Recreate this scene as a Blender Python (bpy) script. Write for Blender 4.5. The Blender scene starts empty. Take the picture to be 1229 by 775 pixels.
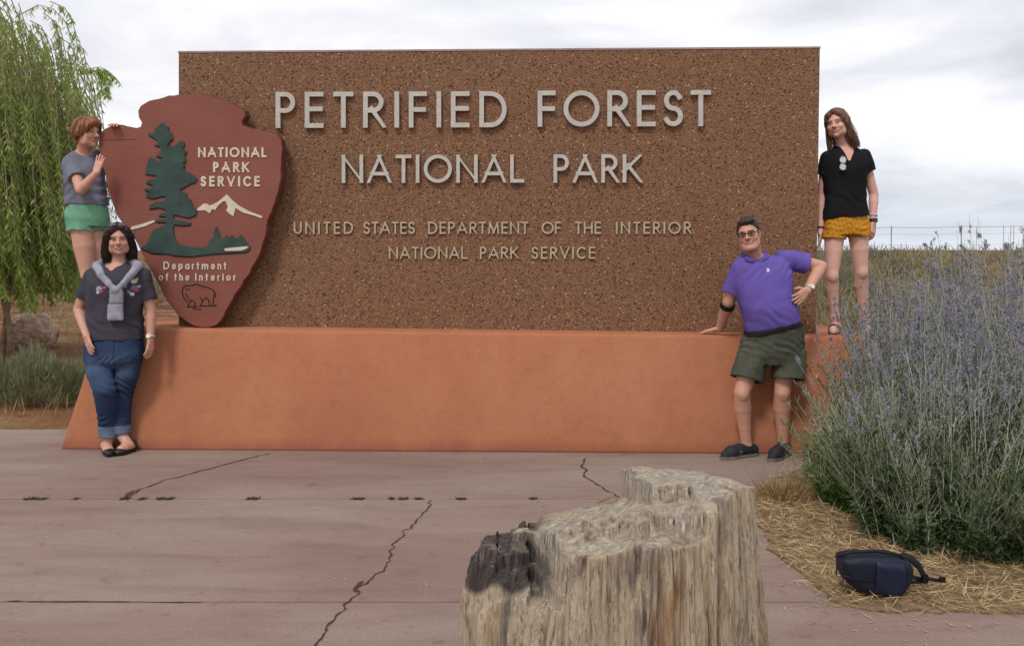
import bpy, math, random
import numpy as np
from mathutils import Vector
random.seed(7)
rng = np.random.default_rng(11)
R = math.radians
scene = bpy.context.scene
col = scene.collection

# ------------------------------------------------------------------ camera
FPX, CXP, HOR, PITCH, CAMH = 1000.0, 614.5, 300.0, R(2.5), 1.5
PCY = HOR + FPX * math.tan(PITCH)
cam = bpy.data.cameras.new('camera')
cam.sensor_width = 36.0
cam.lens = FPX / 1229.0 * 36.0
cam.shift_y = (PCY - 387.5) / 1229.0
cam.clip_start, cam.clip_end = 0.05, 4000.0
cam_o = bpy.data.objects.new('camera', cam)
cam_o.location = (0, 0, CAMH)
cam_o.rotation_euler = (R(90) - PITCH, 0, 0)
col.objects.link(cam_o)
scene.camera = cam_o

# ------------------------------------------------------------------ light
SUN_EL, SUN_AZ = R(52), R(205)      # sun high behind the viewer's left shoulder, veiled
scene.view_settings.view_transform = 'Standard'
scene.view_settings.look = 'None'
scene.view_settings.exposure = 0.25
scene.view_settings.gamma = 1.0
w = bpy.data.worlds.new('World')
scene.world = w
w.use_nodes = True
nt = w.node_tree
nt.nodes.clear()
def nd(nt, typ, **kw):
    n = nt.nodes.new(typ)
    for k, v in kw.items():
        if k.startswith('i_'):
            n.inputs[k[2:].replace('_', ' ')].default_value = v
        else:
            setattr(n, k, v)
    return n
out = nd(nt, 'ShaderNodeOutputWorld')
bg = nd(nt, 'ShaderNodeBackground')
bg.inputs['Strength'].default_value = 0.1
sky = nd(nt, 'ShaderNodeTexSky', sky_type='NISHITA', sun_disc=False, sun_elevation=SUN_EL, sun_rotation=SUN_AZ)
sky.dust_density = 2.0
tc = nd(nt, 'ShaderNodeTexCoord')
sep = nd(nt, 'ShaderNodeSeparateXYZ')
nt.links.new(tc.outputs['Generated'], sep.inputs[0])
zadd = nd(nt, 'ShaderNodeMath', operation='MAXIMUM'); zadd.inputs[1].default_value = 0.0
nt.links.new(sep.outputs['Z'], zadd.inputs[0])
zad2 = nd(nt, 'ShaderNodeMath', operation='ADD'); zad2.inputs[1].default_value = 0.16
nt.links.new(zadd.outputs[0], zad2.inputs[0])
dx = nd(nt, 'ShaderNodeMath', operation='DIVIDE'); dy = nd(nt, 'ShaderNodeMath', operation='DIVIDE')
nt.links.new(sep.outputs['X'], dx.inputs[0]); nt.links.new(zad2.outputs[0], dx.inputs[1])
nt.links.new(sep.outputs['Y'], dy.inputs[0]); nt.links.new(zad2.outputs[0], dy.inputs[1])
comb = nd(nt, 'ShaderNodeCombineXYZ')
nt.links.new(dx.outputs[0], comb.inputs[0]); nt.links.new(dy.outputs[0], comb.inputs[1])
comb.inputs[2].default_value = 3.7
n1 = nd(nt, 'ShaderNodeTexNoise'); n1.inputs['Scale'].default_value = 0.75; n1.inputs['Detail'].default_value = 7; n1.inputs['Roughness'].default_value = 0.55; n1.inputs['Distortion'].default_value = 0.5
nt.links.new(comb.outputs[0], n1.inputs['Vector'])
cr = nd(nt, 'ShaderNodeValToRGB')
e = cr.color_ramp.elements
e[0].position = 0.37; e[0].color = (0.52, 0.53, 0.59, 1)
e[1].position = 0.63; e[1].color = (0.93, 0.93, 0.95, 1)
m_ = cr.color_ramp.elements.new(0.49); m_.color = (0.70, 0.70, 0.745, 1)
nt.links.new(n1.outputs['Fac'], cr.inputs[0])
hz = nd(nt, 'ShaderNodeMapRange'); hz.inputs['From Min'].default_value = 0.0; hz.inputs['From Max'].default_value = 0.13
hz.inputs['To Min'].default_value = 0.75; hz.inputs['To Max'].default_value = 0.0
nt.links.new(sep.outputs['Z'], hz.inputs['Value'])
hm = nd(nt, 'ShaderNodeMix', data_type='RGBA')
hm.inputs[7].default_value = (0.62, 0.68, 0.76, 1)
nt.links.new(hz.outputs[0], hm.inputs[0]); nt.links.new(cr.outputs[0], hm.inputs[6])
sc_ = nd(nt, 'ShaderNodeVectorMath', operation='SCALE'); sc_.inputs['Scale'].default_value = 10.4
nt.links.new(hm.outputs[2], sc_.inputs[0])
mx = nd(nt, 'ShaderNodeMix', data_type='RGBA'); mx.inputs[0].default_value = 0.93
nt.links.new(sky.outputs[0], mx.inputs[6]); nt.links.new(sc_.outputs[0], mx.inputs[7])
nt.links.new(mx.outputs[2], bg.inputs['Color'])
nt.links.new(bg.outputs[0], out.inputs[0])

sun = bpy.data.lights.new('sun', 'SUN')
sun.energy = 1.5
sun.angle = R(11)
sun.color = (1.0, 0.96, 0.9)
sun_o = bpy.data.objects.new('sun', sun)
dirv = Vector((math.sin(SUN_AZ) * math.cos(SUN_EL), math.cos(SUN_AZ) * math.cos(SUN_EL), math.sin(SUN_EL)))
sun_o.rotation_euler = dirv.to_track_quat('Z', 'Y').to_euler()
sun_o.location = (0, 0, 30)
col.objects.link(sun_o)

# ------------------------------------------------------------------ helpers
def at(px, py, Y):
    a = (px - CXP) / FPX; b = -(py - PCY) / FPX
    d = np.array([a, math.cos(PITCH) + b * math.sin(PITCH), -math.sin(PITCH) + b * math.cos(PITCH)])
    return np.array([0, 0, CAMH]) + d * (Y / d[1])
def ground(px, py, z=0.0):
    a = (px - CXP) / FPX; b = -(py - PCY) / FPX
    d = np.array([a, math.cos(PITCH) + b * math.sin(PITCH), -math.sin(PITCH) + b * math.cos(PITCH)])
    return np.array([0, 0, CAMH]) + d * ((z - CAMH) / d[2])
SLOPE = -0.0275
def onplane(px, py, Y0):
    """point where the pixel's line of sight meets the slightly turned plane Y = Y0 + SLOPE*X"""
    a = (px - CXP) / FPX; b = -(py - PCY) / FPX
    d = np.array([a, math.cos(PITCH) + b * math.sin(PITCH), -math.sin(PITCH) + b * math.cos(PITCH)])
    return np.array([0, 0, CAMH]) + d * (Y0 / (d[1] - SLOPE * d[0]))
def C(r, g, b, k=1.0):
    f = lambda v: ((v / 255.0 + 0.055) / 1.055) ** 2.4 if v > 10 else v / 255.0 / 12.92
    return (f(r) * k, f(g) * k, f(b) * k, 1.0)

ORG = {}
def link(o, parent=None, loc=(0, 0, 0)):
    col.objects.link(o)
    if parent is not None:
        o.parent = parent
        ORG[o.name] = ORG[parent.name]
    else:
        o.location = loc
        ORG[o.name] = np.array(loc, float)
    return o
def tag(o, label=None, cat=None, group=None, kind=None):
    if label: o['label'] = label
    if cat: o['category'] = cat
    if group: o['group'] = group
    if kind: o['kind'] = kind
    return o
def empty(name, loc, label, cat, group=None):
    o = bpy.data.objects.new(name, None)
    o.empty_display_size = 0.1
    link(o, None, tuple(float(v) for v in loc))
    return tag(o, label, cat, group)
def mesh(name, V, faces, mats, parent=None, loc=(0, 0, 0), smooth=False, vcol=None, midx=None):
    """world-space verts; faces = list of int arrays (n,3)/(n,4) or python lists"""
    V = np.asarray(V, np.float32)
    o_org = ORG[parent.name] if parent is not None else np.array(loc, float)
    V = V - o_org.astype(np.float32)
    me = bpy.data.meshes.new(name)
    if isinstance(faces, np.ndarray): faces = [faces]
    if len(faces) and isinstance(faces[0], np.ndarray) and faces[0].ndim == 2:
        loops = np.concatenate([f.reshape(-1) for f in faces]).astype(np.int32)
        tot = np.concatenate([np.full(len(f), f.shape[1], np.int32) for f in faces])
        st = np.concatenate([[0], np.cumsum(tot)[:-1]]).astype(np.int32)
        me.vertices.add(len(V)); me.vertices.foreach_set('co', V.reshape(-1))
        me.loops.add(len(loops)); me.loops.foreach_set('vertex_index', loops)
        me.polygons.add(len(tot)); me.polygons.foreach_set('loop_start', st)
        me.update(calc_edges=True)
    else:
        me.from_pydata([tuple(map(float, v)) for v in V], [], [list(map(int, f)) for f in faces])
    for m in (mats if isinstance(mats, (list, tuple)) else [mats]): me.materials.append(m)
    n = len(me.polygons)
    me.polygons.foreach_set('use_smooth', np.full(n, smooth, bool))
    if midx is not None: me.polygons.foreach_set('material_index', np.asarray(midx, np.int32))
    if vcol is not None:
        a = me.color_attributes.new('Col', 'FLOAT_COLOR', 'POINT')
        cc = np.ones((len(V), 4), np.float32); cc[:, :3] = vcol
        a.data.foreach_set('color', cc.reshape(-1))
    me.validate()
    o = bpy.data.objects.new(name, me)
    return link(o, parent, tuple(float(v) for v in loc))

# ---- materials
def mat(name):
    m = bpy.data.materials.new(name); m.use_nodes = True
    n = m.node_tree; p = n.nodes['Principled BSDF']
    return m, n, p
def coords(n, scale=(1, 1, 1)):
    t = nd(n, 'ShaderNodeTexCoord'); mp = nd(n, 'ShaderNodeMapping')
    mp.inputs['Scale'].default_value = scale
    n.links.new(t.outputs['Object'], mp.inputs['Vector'])
    return mp.outputs[0]
def noise(n, vec, scale, detail=4, rough=0.55, dist=0.0):
    x = nd(n, 'ShaderNodeTexNoise'); x.inputs['Scale'].default_value = scale
    x.inputs['Detail'].default_value = detail; x.inputs['Roughness'].default_value = rough; x.inputs['Distortion'].default_value = dist
    n.links.new(vec, x.inputs['Vector'])
    return x.outputs['Fac']
def ramp(n, fac, stops, interp='LINEAR'):
    r = nd(n, 'ShaderNodeValToRGB'); r.color_ramp.interpolation = interp
    el = r.color_ramp.elements
    while len(el) < len(stops): el.new(0.5)
    for e_, (p_, c_) in zip(el, stops): e_.position = p_; e_.color = c_ if len(c_) == 4 else (*c_, 1)
    n.links.new(fac, r.inputs[0])
    return r.outputs[0]
def mixc(n, fac, a, b, mode='MIX'):
    x = nd(n, 'ShaderNodeMix', data_type='RGBA', blend_type=mode)
    for s, v in ((0, fac), (6, a), (7, b)):
        if hasattr(v, 'is_linked'): n.links.new(v, x.inputs[s])
        else: x.inputs[s].default_value = v
    return x.outputs[2]
def bump(n, p, h, strength=0.3, dist=0.01, prev=None):
    b = nd(n, 'ShaderNodeBump'); b.inputs['Strength'].default_value = strength; b.inputs['Distance'].default_value = dist
    n.links.new(h, b.inputs['Height'])
    if prev is not None: n.links.new(prev, b.inputs['Normal'])
    n.links.new(b.outputs[0], p.inputs['Normal'])
    return b.outputs[0]
def simple(name, c, rough=0.8, var=0.15, scale=8, bs=None, bstr=0.2, bdist=0.004, metal=0.0, spec=0.3, attr=False, sss=0.0):
    m, n, p = mat(name)
    v = coords(n)
    f = noise(n, v, scale, 5)
    if attr:
        a = nd(n, 'ShaderNodeVertexColor', layer_name='Col'); base = a.outputs[0]
        g0 = (1 - var,) * 3 + (1,); g1 = (1 + var,) * 3 + (1,)
        k = ramp(n, f, [(0.3, (1 - var, 1 - var, 1 - var, 1)), (0.7, (1, 1, 1, 1))])
        cc = mixc(n, 1.0, base, k, 'MULTIPLY')
    else:
        lo = tuple(x * (1 - var) for x in c[:3]) + (1,); hi = tuple(min(1, x * (1 + var)) for x in c[:3]) + (1,)
        cc = ramp(n, f, [(0.3, lo), (0.7, hi)])
    n.links.new(cc, p.inputs['Base Color'])
    p.inputs['Roughness'].default_value = rough
    p.inputs['Metallic'].default_value = metal
    p.inputs['Specular IOR Level'].default_value = spec
    if sss > 0:
        p.inputs['Subsurface Weight'].default_value = sss
        p.inputs['Subsurface Radius'].default_value = (0.02, 0.008, 0.004)
        p.inputs['Subsurface Scale'].default_value = 0.4
    if bs: bump(n, p, noise(n, v, bs, 4), bstr, bdist)
    return m
def leafmat(name, c1, c2, transl=0.35, scale=3.0, c3=None):
    m, n, p = mat(name)
    v = coords(n)
    f = noise(n, v, scale, 3, 0.7)
    stops = [(0.3, c1), (0.7, c2)] if c3 is None else [(0.28, c1), (0.5, c2), (0.72, c3)]
    cc = ramp(n, f, stops)
    n.links.new(cc, p.inputs['Base Color'])
    p.inputs['Roughness'].default_value = 0.6
    p.inputs['Specular IOR Level'].default_value = 0.25
    tr = nd(n, 'ShaderNodeBsdfTranslucent'); n.links.new(cc, tr.inputs['Color'])
    mxs = nd(n, 'ShaderNodeMixShader'); mxs.inputs[0].default_value = transl
    n.links.new(p.outputs[0], mxs.inputs[1]); n.links.new(tr.outputs[0], mxs.inputs[2])
    n.links.new(mxs.outputs[0], n.nodes['Material Output'].inputs[0])
    return m

# ---- implicit surfaces -> one continuous mesh
def axis(lo, hi, h, fine=()):
    xs = [lo]
    while xs[-1] < hi:
        s = h
        for a, b, hf in fine:
            if a <= xs[-1] < b: s = min(s, hf)
        xs.append(xs[-1] + s)
    return np.array(xs, np.float32)
class Prim:
    def __init__(s, lo, hi, fn): s.lo, s.hi, s.fn = np.array(lo, float), np.array(hi, float), fn
def smin(a, b, k):
    h = np.clip(0.5 + 0.5 * (b - a) / k, 0, 1)
    return b + (a - b) * h - k * h * (1 - h)
class Field:
    def __init__(s, lo, hi, h, fx=(), fy=(), fz=()):
        s.h = h
        s.ax = [axis(lo[0], hi[0], h, fx), axis(lo[1], hi[1], h, fy), axis(lo[2], hi[2], h, fz)]
        s.F = np.full([len(a) for a in s.ax], 0.3, np.float32)
    def _sl(s, lo, hi):
        return tuple(slice(max(0, np.searchsorted(a, l) - 1), min(len(a), np.searchsorted(a, u) + 1)) for a, l, u in zip(s.ax, lo, hi))
    def _ev(s, p, m):
        sl = s._sl(p.lo - m, p.hi + m)
        X = s.ax[0][sl[0]][:, None, None]; Y = s.ax[1][sl[1]][None, :, None]; Z = s.ax[2][sl[2]][None, None, :]
        if X.size == 0 or Y.size == 0 or Z.size == 0: return None, None
        d = p.fn(X, Y, Z)
        return sl, np.broadcast_to(d, s.F[sl].shape).astype(np.float32)
    def add(s, p, k=0.01):
        sl, d = s._ev(p, k + 4 * s.h)
        if sl is not None: s.F[sl] = smin(s.F[sl], d, max(k, 1e-5))
        return s
    def sub(s, p, k=0.004):
        sl, d = s._ev(p, k + 4 * s.h)
        if sl is not None: s.F[sl] = -smin(-s.F[sl], d, max(k, 1e-5))
        return s
    def wrinkle(s, amp, wl, n=6, seed=0, stretch=(1, 1, 1)):
        r = np.random.default_rng(seed)
        X = s.ax[0][:, None, None]; Y = s.ax[1][None, :, None]; Z = s.ax[2][None, None, :]
        wx = 0.02 * np.sin(Z * 19 + X * 7 + seed); wz = 0.025 * np.sin(X * 17 + Y * 11 + seed * 2)
        tot = 0
        for i in range(n):
            d = r.normal(size=3) * np.array(stretch); d /= np.linalg.norm(d)
            k = 2 * math.pi / (wl * r.uniform(0.6, 1.6))
            tot = tot + np.sin(k * (d[0] * (X + wx) + d[1] * Y + d[2] * (Z + wz)) + r.uniform(0, 6.28))
        s.F += (amp * tot / math.sqrt(n)).astype(np.float32)
        return s
    def extract(s):
        F, ax = s.F, s.ax
        nx, ny, nz = F.shape
        I = F < 0
        c = I[:-1, :-1, :-1].astype(np.int8)
        for a in (0, 1):
            for b in (0, 1):
                for d in (0, 1):
                    if a + b + d: c = c + I[a:nx - 1 + a, b:ny - 1 + b, d:nz - 1 + d]
        act = (c > 0) & (c < 8)
        ii, jj, kk = np.nonzero(act)
        idx = np.full(act.shape, -1, np.int32); idx[ii, jj, kk] = np.arange(len(ii))
        acc = np.zeros((len(ii), 3)); cnt = np.zeros(len(ii))
        corners = [(a, b, d) for a in (0, 1) for b in (0, 1) for d in (0, 1)]
        val = {q: F[ii + q[0], jj + q[1], kk + q[2]] for q in corners}
        pos = {q: np.stack([ax[0][ii + q[0]], ax[1][jj + q[1]], ax[2][kk + q[2]]], 1) for q in corners}
        for q in corners:
            for dim in range(3):
                if q[dim] == 0:
                    q2 = tuple(1 if t == dim else q[t] for t in range(3))
                    a, b = val[q], val[q2]
                    mk = (a < 0) != (b < 0)
                    t = np.where(mk, a / np.where(mk, a - b, 1), 0)[:, None]
                    acc += np.where(mk[:, None], pos[q] + t * (pos[q2] - pos[q]), 0); cnt += mk
        V = acc / np.maximum(cnt, 1)[:, None]
        Q = []
        for dim in range(3):
            o1, o2 = [(1, 2), (2, 0), (0, 1)][dim]
            sa = [slice(None)] * 3; sb = [slice(None)] * 3
            sa[dim] = slice(0, -1); sb[dim] = slice(1, None)
            for o in (o1, o2):
                sa[o] = slice(1, -1); sb[o] = slice(1, -1)
            A, B = I[tuple(sa)], I[tuple(sb)]
            e = np.nonzero(A != B)
            g = [e[0].copy(), e[1].copy(), e[2].copy()]
            g[o1] = g[o1] + 1; g[o2] = g[o2] + 1
            def cell(d1, d2):
                h_ = [g[0], g[1], g[2]]; h_[o1] = h_[o1] - d1; h_[o2] = h_[o2] - d2
                return idx[h_[0], h_[1], h_[2]]
            q = np.stack([cell(1, 1), cell(0, 1), cell(0, 0), cell(1, 0)], 1)
            flip = ~A[e]
            q[flip] = q[flip][:, ::-1]
            Q.append(q)
        Q = np.concatenate(Q)
        Q = Q[(Q >= 0).all(1)]
        return V, Q
def v3(p): return np.asarray(p, float)
def unit(p): p = v3(p); return p / max(np.linalg.norm(p), 1e-9)
def cap(a, b, ra, rb):
    a, b = v3(a), v3(b); m = max(ra, rb); ab = b - a; L = max(ab @ ab, 1e-12)
    def fn(X, Y, Z):
        px, py, pz = X - a[0], Y - a[1], Z - a[2]
        t = np.clip((px * ab[0] + py * ab[1] + pz * ab[2]) / L, 0, 1)
        return np.sqrt((px - t * ab[0]) ** 2 + (py - t * ab[1]) ** 2 + (pz - t * ab[2]) ** 2) - (ra + (rb - ra) * t)
    return Prim(np.minimum(a, b) - m, np.maximum(a, b) + m, fn)
def tube(F, pts, rad, k=0.01):
    for i in range(len(pts) - 1): F.add(cap(pts[i], pts[i + 1], rad[i], rad[i + 1]), k if i == 0 else 0.006)
def tubep(pts, rad):
    cs = [cap(pts[i], pts[i + 1], rad[i], rad[i + 1]) for i in range(len(pts) - 1)]
    def fn(X, Y, Z):
        d = cs[0].fn(X, Y, Z)
        for c_ in cs[1:]: d = np.minimum(d, c_.fn(X, Y, Z))
        return d
    return Prim(np.min([c_.lo for c_ in cs], 0), np.max([c_.hi for c_ in cs], 0), fn)
def ell(c, r, M=None):
    c, r = v3(c), v3(r); M = np.eye(3) if M is None else M
    def fn(X, Y, Z):
        dx, dy, dz = X - c[0], Y - c[1], Z - c[2]
        q = [M[0, i] * dx + M[1, i] * dy + M[2, i] * dz for i in range(3)]
        k0 = np.sqrt(sum((q[i] / r[i]) ** 2 for i in range(3))); k1 = np.sqrt(sum((q[i] / r[i] ** 2) ** 2 for i in range(3)))
        return k0 * (k0 - 1) / np.maximum(k1, 1e-6)
    b = np.full(3, r.max()) if not np.allclose(M, np.eye(3)) else r
    return Prim(c - b, c + b, fn)
def rbox(c, hs, rr, M=None):
    c, hs = v3(c), v3(hs); M = np.eye(3) if M is None else M
    def fn(X, Y, Z):
        dx, dy, dz = X - c[0], Y - c[1], Z - c[2]
        q = [np.abs(M[0, i] * dx + M[1, i] * dy + M[2, i] * dz) - hs[i] + rr for i in range(3)]
        return np.sqrt(sum(np.maximum(t, 0) ** 2 for t in q)) + np.minimum(np.maximum(np.maximum(q[0], q[1]), q[2]), 0) - rr
    b = np.full(3, np.linalg.norm(hs))
    return Prim(c - b, c + b, fn)
def loft(secs, yaw=0.0, p=2.4, grow=0.0, planes=()):
    """secs: [(center xyz, half width, half depth)] in rising or falling z"""
    secs = sorted(secs, key=lambda s: s[0][2])
    z = np.array([s[0][2] for s in secs]); cx = np.array([s[0][0] for s in secs]); cy = np.array([s[0][1] for s in secs])
    a = np.array([s[1] for s in secs]) + grow; b = np.array([s[2] for s in secs]) + grow
    co, si = math.cos(yaw), math.sin(yaw)
    # smooth the section curves
    zz = np.linspace(z[0], z[-1], 60)
    def sm(y):
        v = np.interp(zz, z, y)
        for _ in range(10): v[1:-1] = (v[:-2] + 2 * v[1:-1] + v[2:]) / 4
        return v
    CX, CY, A_, B_ = sm(cx), sm(cy), sm(a), sm(b)
    def fn(X, Y, Z):
        zc = Z.ravel()
        i = lambda q: np.interp(zc, zz, q)[None, None, :]
        ca, cb = i(A_), i(B_)
        dx, dy = X - i(CX), Y - i(CY)
        u = np.abs(dx * co + dy * si) / ca; v = np.abs(-dx * si + dy * co) / cb
        d = ((u ** p + v ** p) ** (1 / p) - 1) * np.minimum(ca, cb)
        d = np.maximum(d, np.maximum(Z - z[-1], z[0] - Z))
        for pt, n_ in planes:
            d = np.maximum(d, (X - pt[0]) * n_[0] + (Y - pt[1]) * n_[1] + (Z - pt[2]) * n_[2])
        return d
    m = max(a.max(), b.max())
    return Prim([cx.min() - m, cy.min() - m, z[0]], [cx.max() + m, cy.max() + m, z[-1]], fn)
def clip(p, planes):
    planes = [(v3(a), unit(n_)) for a, n_ in planes]
    def fn(X, Y, Z):
        d = p.fn(X, Y, Z)
        for pt, n_ in planes: d = np.maximum(d, (X - pt[0]) * n_[0] + (Y - pt[1]) * n_[1] + (Z - pt[2]) * n_[2])
        return d
    return Prim(p.lo, p.hi, fn)
def minus(p, q):
    return Prim(p.lo, p.hi, lambda X, Y, Z: np.maximum(p.fn(X, Y, Z), -q.fn(X, Y, Z)))
def rot(yaw=0, pitch=0, roll=0):
    cy, sy = math.cos(yaw), math.sin(yaw); cp, sp = math.cos(pitch), math.sin(pitch); cr_, sr = math.cos(roll), math.sin(roll)
    Rz = np.array([[cy, -sy, 0], [sy, cy, 0], [0, 0, 1]]); Rx = np.array([[1, 0, 0], [0, cp, -sp], [0, sp, cp]]); Ry = np.array([[cr_, 0, sr], [0, 1, 0], [-sr, 0, cr_]])
    return Rz @ Ry @ Rx
# ---- plain geometry collectors
class MB:
    def __init__(s): s.V, s.F, s.M = [], [], []
    def poly(s, pts, faces, m=0):
        b = len(s.V); s.V += [tuple(map(float, p)) for p in pts]; s.F += [[b + i for i in f] for f in faces]; s.M += [m] * len(faces)
    def prism(s, outline, d0, d1, m=0):
        """outline: list of world points; extruded between offset vectors d0 and d1"""
        n = len(outline); o = np.asarray(outline, float)
        pts = np.concatenate([o + d0, o + d1])
        s.poly(pts, [list(range(n))[::-1], list(range(n, 2 * n))] + [[i, (i + 1) % n, n + (i + 1) % n, n + i] for i in range(n)], m)
    def box(s, c, hs, M=None, m=0):
        M = np.eye(3) if M is None else M
        q = [v3(c) + M @ (np.array([a, b, d]) * v3(hs)) for a in (-1, 1) for b in (-1, 1) for d in (-1, 1)]
        s.poly(q, [[0, 1, 3, 2], [4, 6, 7, 5], [0, 4, 5, 1], [2, 3, 7, 6], [0, 2, 6, 4], [1, 5, 7, 3]], m)
    def tube(s, pts, rad, sides=6, m=0, closed=False, flat=1.0):
        pts = [v3(p) for p in pts]; n = len(pts)
        rad = [rad] * n if np.isscalar(rad) else rad
        up = np.array([0.13, 0.31, 1.0]); rings = []
        for i in range(n):
            d = unit(pts[(i + 1) % n] - pts[i - 1]) if closed else unit(pts[min(i + 1, n - 1)] - pts[max(i - 1, 0)])
            u = unit(np.cross(d, up if abs(d @ unit(up)) < 0.95 else [1, 0, 0])); v = np.cross(d, u)
            rings += [pts[i] + rad[i] * (math.cos(t) * u * flat + math.sin(t) * v) for t in np.arange(sides) * 2 * math.pi / sides]
        f = []
        for i in range(n if closed else n - 1):
            j = (i + 1) % n
            f += [[i * sides + a, i * sides + (a + 1) % sides, j * sides + (a + 1) % sides, j * sides + a] for a in range(sides)]
        if not closed: f += [list(range(sides))[::-1], [(n - 1) * sides + a for a in range(sides)]]
        s.poly(rings, f, m)
    def build(s, name, mats, parent=None, loc=(0, 0, 0), smooth=False):
        return mesh(name, s.V, s.F, mats, parent, loc, smooth, midx=s.M)
def blades(P, D, N, L, W, mid=0.42):
    S = np.cross(D, N); S /= np.maximum(np.linalg.norm(S, axis=1, keepdims=True), 1e-6)
    L = np.asarray(L)[:, None]; W = np.asarray(W)[:, None]
    V = np.stack([P, P + D * L * mid + S * W / 2, P + D * L, P + D * L * mid - S * W / 2], 1).reshape(-1, 3)
    return V, np.arange(len(V)).reshape(-1, 4)
def stems(Pl, rad, sides=3):
    """Pl (n,k,3) polylines, rad (n,k)"""
    n, k, _ = Pl.shape
    T = np.gradient(Pl, axis=1); T /= np.maximum(np.linalg.norm(T, axis=2, keepdims=True), 1e-9)
    U = np.cross(T, np.array([0.23, 0.91, 0.11])); U /= np.maximum(np.linalg.norm(U, axis=2, keepdims=True), 1e-9)
    W = np.cross(T, U)
    V = np.stack([Pl + rad[..., None] * (math.cos(a) * U + math.sin(a) * W) for a in np.arange(sides) * 2 * math.pi / sides], 2)
    ix = np.arange(n * k * sides).reshape(n, k, sides)
    q = np.stack([ix[:, :-1], np.roll(ix, -1, 2)[:, :-1], np.roll(ix, -1, 2)[:, 1:], ix[:, 1:]], -1).reshape(-1, 4)
    return V.reshape(-1, 3), q
def rvec(n):
    v = rng.normal(size=(n, 3)); return v / np.linalg.norm(v, axis=1, keepdims=True)
def cat(parts):
    V, F, b = [], [], 0
    for v, f in parts: V.append(v); F.append(f + b); b += len(v)
    return np.concatenate(V), np.concatenate(F)

# ================================================================== SETTING
# ground sheet
def gz(x, y):
    r = np.clip((y - 6.9) / 3.5, 0, 1) * np.clip((x - 1.2) / 2.0, 0, 1)
    far = np.clip((y - 10) / 15, 0, 1) * np.clip((x + 1) / 6, 0, 1)
    lump = 0.03 * np.sin(x * 1.7 + 1) * np.sin(y * 1.3) + 0.02 * np.sin(x * 3.9 + y * 2.7)
    near = np.clip((y - 6.75) / 0.5, 0, 1)
    return -0.04 + near * (0.05 + lump) + 0.42 * r * r * (3 - 2 * r) + 0.38 * far * far * (3 - 2 * far)
gx = np.concatenate([-np.geomspace(14, 1500, 16)[::-1], np.linspace(-13.5, 13.5, 109), np.geomspace(14, 1500, 16)])
gy = np.concatenate([-np.geomspace(4, 600, 12)[::-1], np.linspace(-3.5, 24, 111), np.geomspace(25, 2500, 22)])
GX, GY = np.meshgrid(gx, gy, indexing='ij')
GZ = gz(GX, GY)
ix = np.arange(GX.size).reshape(GX.shape)
gq = np.stack([ix[:-1, :-1], ix[1:, :-1], ix[1:, 1:], ix[:-1, 1:]], -1).reshape(-1, 4)
m, n, p = mat('red_dirt')
v = coords(n)
f1 = noise(n, v, 0.9, 6, 0.6); f2 = noise(n, v, 30, 4, 0.7)
c_a = ramp(n, f1, [(0.35, C(118, 78, 58)), (0.52, C(140, 100, 72)), (0.68, C(160, 138, 100))])
c_b = ramp(n, f2, [(0.3, (0.55, 0.5, 0.46, 1)), (0.7, (1, 1, 1, 1))])
n.links.new(mixc(n, 1.0, c_a, c_b, 'MULTIPLY'), p.inputs['Base Color']); p.inputs['Roughness'].default_value = 0.95
p.inputs['Specular IOR Level'].default_value = 0.1
bump(n, p, f2, 0.8, 0.03)
o = mesh('ground', np.stack([GX, GY, GZ], -1).reshape(-1, 3), gq, m, smooth=True)
tag(o, 'red brown dirt ground with dry patches reaching the horizon', kind='structure')

# plaza
m, n, p = mat('red_concrete')
v = coords(n)
big = noise(n, coords(n, (0.35, 1.3, 1)), 1.1, 5, 0.6, 0.4)
md = noise(n, coords(n, (0.5, 2.2, 1)), 3.2, 6, 0.65, 0.5)
fn_ = noise(n, v, 60, 5, 0.75)
sp = noise(n, v, 9, 6, 0.7)
ca = ramp(n, big, [(0.33, C(139, 116, 107)), (0.5, C(147, 127, 117)), (0.66, C(153, 138, 127))])
cb = ramp(n, md, [(0.3, (0.80, 0.76, 0.74, 1)), (0.55, (1, 1, 1, 1)), (0.75, (1.0, 0.98, 0.95, 1))])
cc = ramp(n, fn_, [(0.25, (0.72, 0.70, 0.69, 1)), (0.6, (1, 1, 1, 1))])
cd = ramp(n, sp, [(0.29, (0.66, 0.62, 0.60, 1)), (0.42, (1, 1, 1, 1))])
gr_ = ramp(n, noise(n, v, 240, 3, 0.8), [(0.30, (0.66, 0.63, 0.62, 1)), (0.48, (1, 1, 1, 1)), (0.68, (1.12, 1.1, 1.08, 1))]); x1 = mixc(n, 0.8, ca, cb, 'MULTIPLY'); x1 = mixc(n, 0.8, x1, cc, 'MULTIPLY'); x1 = mixc(n, 0.75, x1, gr_, 'MULTIPLY'); x1 = mixc(n, 0.8, x1, cd, 'MULTIPLY')
n.links.new(x1, p.inputs['Base Color']); p.inputs['Roughness'].default_value = 0.85; p.inputs['Specular IOR Level'].default_value = 0.25
bump(n, p, fn_, 0.35, 0.004)
M_conc = m
M_crack = simple('crack_soil', C(74, 58, 50), 0.95, 0.35, 25)
M_joint = simple('joint_filler', C(120, 103, 95), 0.95, 0.15, 20)
M_red = simple('red_band_concrete', C(128, 92, 86), 0.9, 0.15, 9, 60, 0.3)
pb = MB()
yj = [-3.0, float(ground(600, 722)[1]), float(ground(600, 598.5)[1]), 6.92]
G = 0.0045
for i in range(3):      # slabs with open joints between
    y0, y1 = yj[i] + (G if i else 0), yj[i + 1] - (G if i < 2 else 0)
    pb.box((0, (y0 + y1) / 2, -0.06), (11.0, (y1 - y0) / 2, 0.06))
pb.box((0, 2, -0.09), (10.99, 4.9, 0.083), m=2)
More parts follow.
